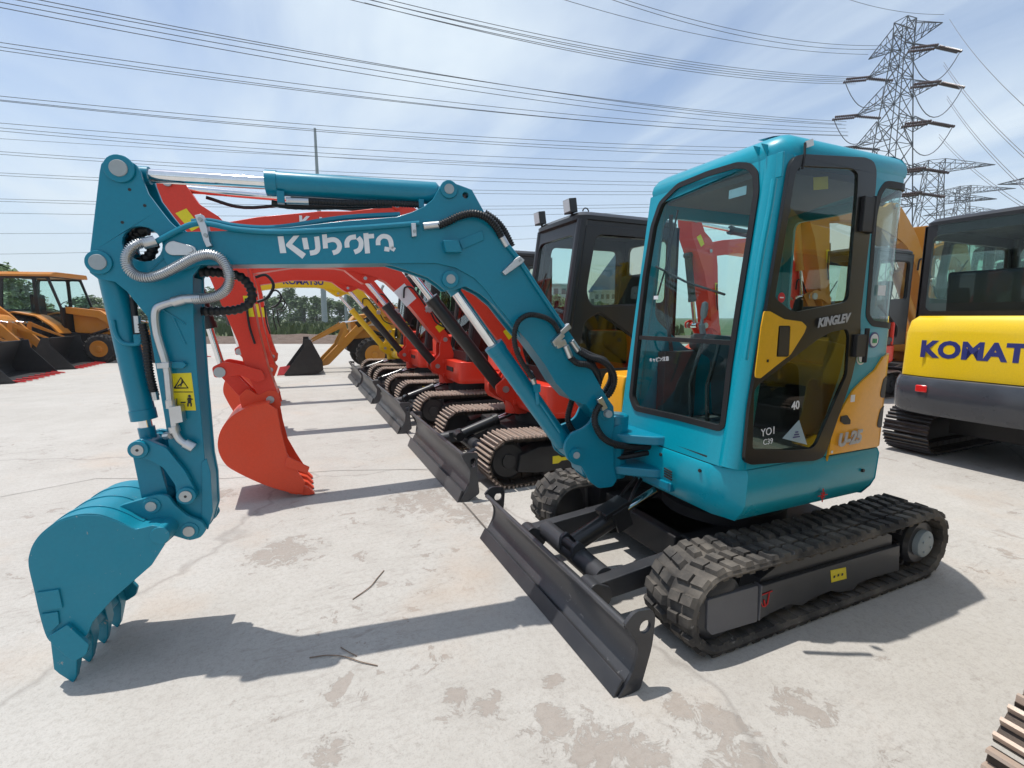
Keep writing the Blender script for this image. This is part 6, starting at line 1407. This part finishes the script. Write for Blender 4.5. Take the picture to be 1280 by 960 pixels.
twig([(480, 713), (472, 722), (462, 734), (441, 749)], .004, 'short curved dry twig lying alone on the concrete')
twig([(387, 822), (410, 819), (432, 821), (450, 827), (472, 832)], .0035, 'long thin dry twig lying in the boom shadow')
twig([(426, 809), (436, 815), (446, 820)], .003, 'short dry twig crossing the longer one in the boom shadow')
# ---- light, sky, camera
KX, KY = .19, .165
S = V((KX, -KY, 1)).normalized()
w = bpy.data.worlds.new('World'); SC.world = w; w.use_nodes = True; nt = w.node_tree
bg = nt.nodes['Background']; sky = nt.nodes.new('ShaderNodeTexSky'); sky.sky_type = 'NISHITA'; sky.sun_disc = False
sky.sun_elevation = math.asin(S.z); sky.sun_rotation = math.atan2(S.x, S.y); sky.air_density = 1.0; sky.dust_density = .8; sky.ozone_density = 2.0; sky.altitude = 20
tc = nt.nodes.new('ShaderNodeTexCoord'); sx = nt.nodes.new('ShaderNodeSeparateXYZ'); nt.links.new(tc.outputs['Generated'], sx.inputs[0])
# project the view direction on a cloud layer far overhead
mz = nt.nodes.new('ShaderNodeMath'); mz.operation = 'MAXIMUM'; mz.inputs[1].default_value = .0; nt.links.new(sx.outputs['Z'], mz.inputs[0])
az = nt.nodes.new('ShaderNodeMath'); az.operation = 'ADD'; az.inputs[1].default_value = .12; nt.links.new(mz.outputs[0], az.inputs[0])
dx = nt.nodes.new('ShaderNodeMath'); dx.operation = 'DIVIDE'; nt.links.new(sx.outputs['X'], dx.inputs[0]); nt.links.new(az.outputs[0], dx.inputs[1])
dy = nt.nodes.new('ShaderNodeMath'); dy.operation = 'DIVIDE'; nt.links.new(sx.outputs['Y'], dy.inputs[0]); nt.links.new(az.outputs[0], dy.inputs[1])
cx = nt.nodes.new('ShaderNodeCombineXYZ'); nt.links.new(dx.outputs[0], cx.inputs[0]); nt.links.new(dy.outputs[0], cx.inputs[1])
mp = nt.nodes.new('ShaderNodeMapping'); mp.inputs['Rotation'].default_value = (0, 0, .9); mp.inputs['Scale'].default_value = (1.0, .35, 1); nt.links.new(cx.outputs[0], mp.inputs['Vector'])
n1 = noise(nt, mp.outputs[0], 1.1, 8, .55, .5)
rc = ramp(nt, [(.36, (.12, .12, .12)), (.66, (.92, .92, .92))]); nt.links.new(n1, rc.inputs[0])
hz = nt.nodes.new('ShaderNodeMapRange'); hz.inputs['From Min'].default_value = .0; hz.inputs['From Max'].default_value = .45; hz.inputs['To Min'].default_value = .80; hz.inputs['To Max'].default_value = .0; nt.links.new(sx.outputs['Z'], hz.inputs['Value'])
mxf = nt.nodes.new('ShaderNodeMath'); mxf.operation = 'MAXIMUM'; nt.links.new(rc.outputs[0], mxf.inputs[0]); nt.links.new(hz.outputs[0], mxf.inputs[1])
CLOUD = (5.15, 5.85, 6.4)
skc = mixc(nt, mxf.outputs[0], sky.outputs[0], CLOUD)
nt.links.new(skc, bg.inputs['Color']); bg.inputs['Strength'].default_value = .136
sl = bpy.data.lights.new('sun', 'SUN'); sl.energy = 3.85; sl.angle = math.radians(.55); sl.color = (1, .965, .91)
so = bpy.data.objects.new('sun', sl); COL.objects.link(so); so.rotation_euler = S.to_track_quat('Z', 'Y').to_euler(); so.location = (0, 0, 50)
cam = bpy.data.cameras.new('camera'); co = bpy.data.objects.new('camera', cam); COL.objects.link(co); SC.camera = co
cam.sensor_width = 36; cam.lens = FPX/1280*36; cam.clip_end = 5000; cam.clip_start = .05
co.matrix_world = Matrix((CR, CU, -CF)).transposed().to_4x4(); co.matrix_world.translation = CAM
SC.view_settings.view_transform = 'Standard'; SC.view_settings.look = 'None'; SC.view_settings.exposure = EXPO; SC.view_settings.gamma = 1
SC.cycles.max_bounces = 8; SC.cycles.transparent_max_bounces = 16

# ---- air: even thin haze round the whole scene
hm = bpy.data.materials.new('haze_air'); hm.use_nodes = True; hn = hm.node_tree; hn.nodes.clear(); ho = hn.nodes.new('ShaderNodeOutputMaterial'); pv = hn.nodes.new('ShaderNodeVolumePrincipled')
pv.inputs['Density'].default_value = .0006; pv.inputs['Color'].default_value = (.86, .90, .95, 1); hn.links.new(pv.outputs[0], ho.inputs['Volume'])
m = MB(); m.box((0, 0, 49), (1900, 1900, 101)); hb = m.build('haze', hm); tag(hb, kind='stuff')
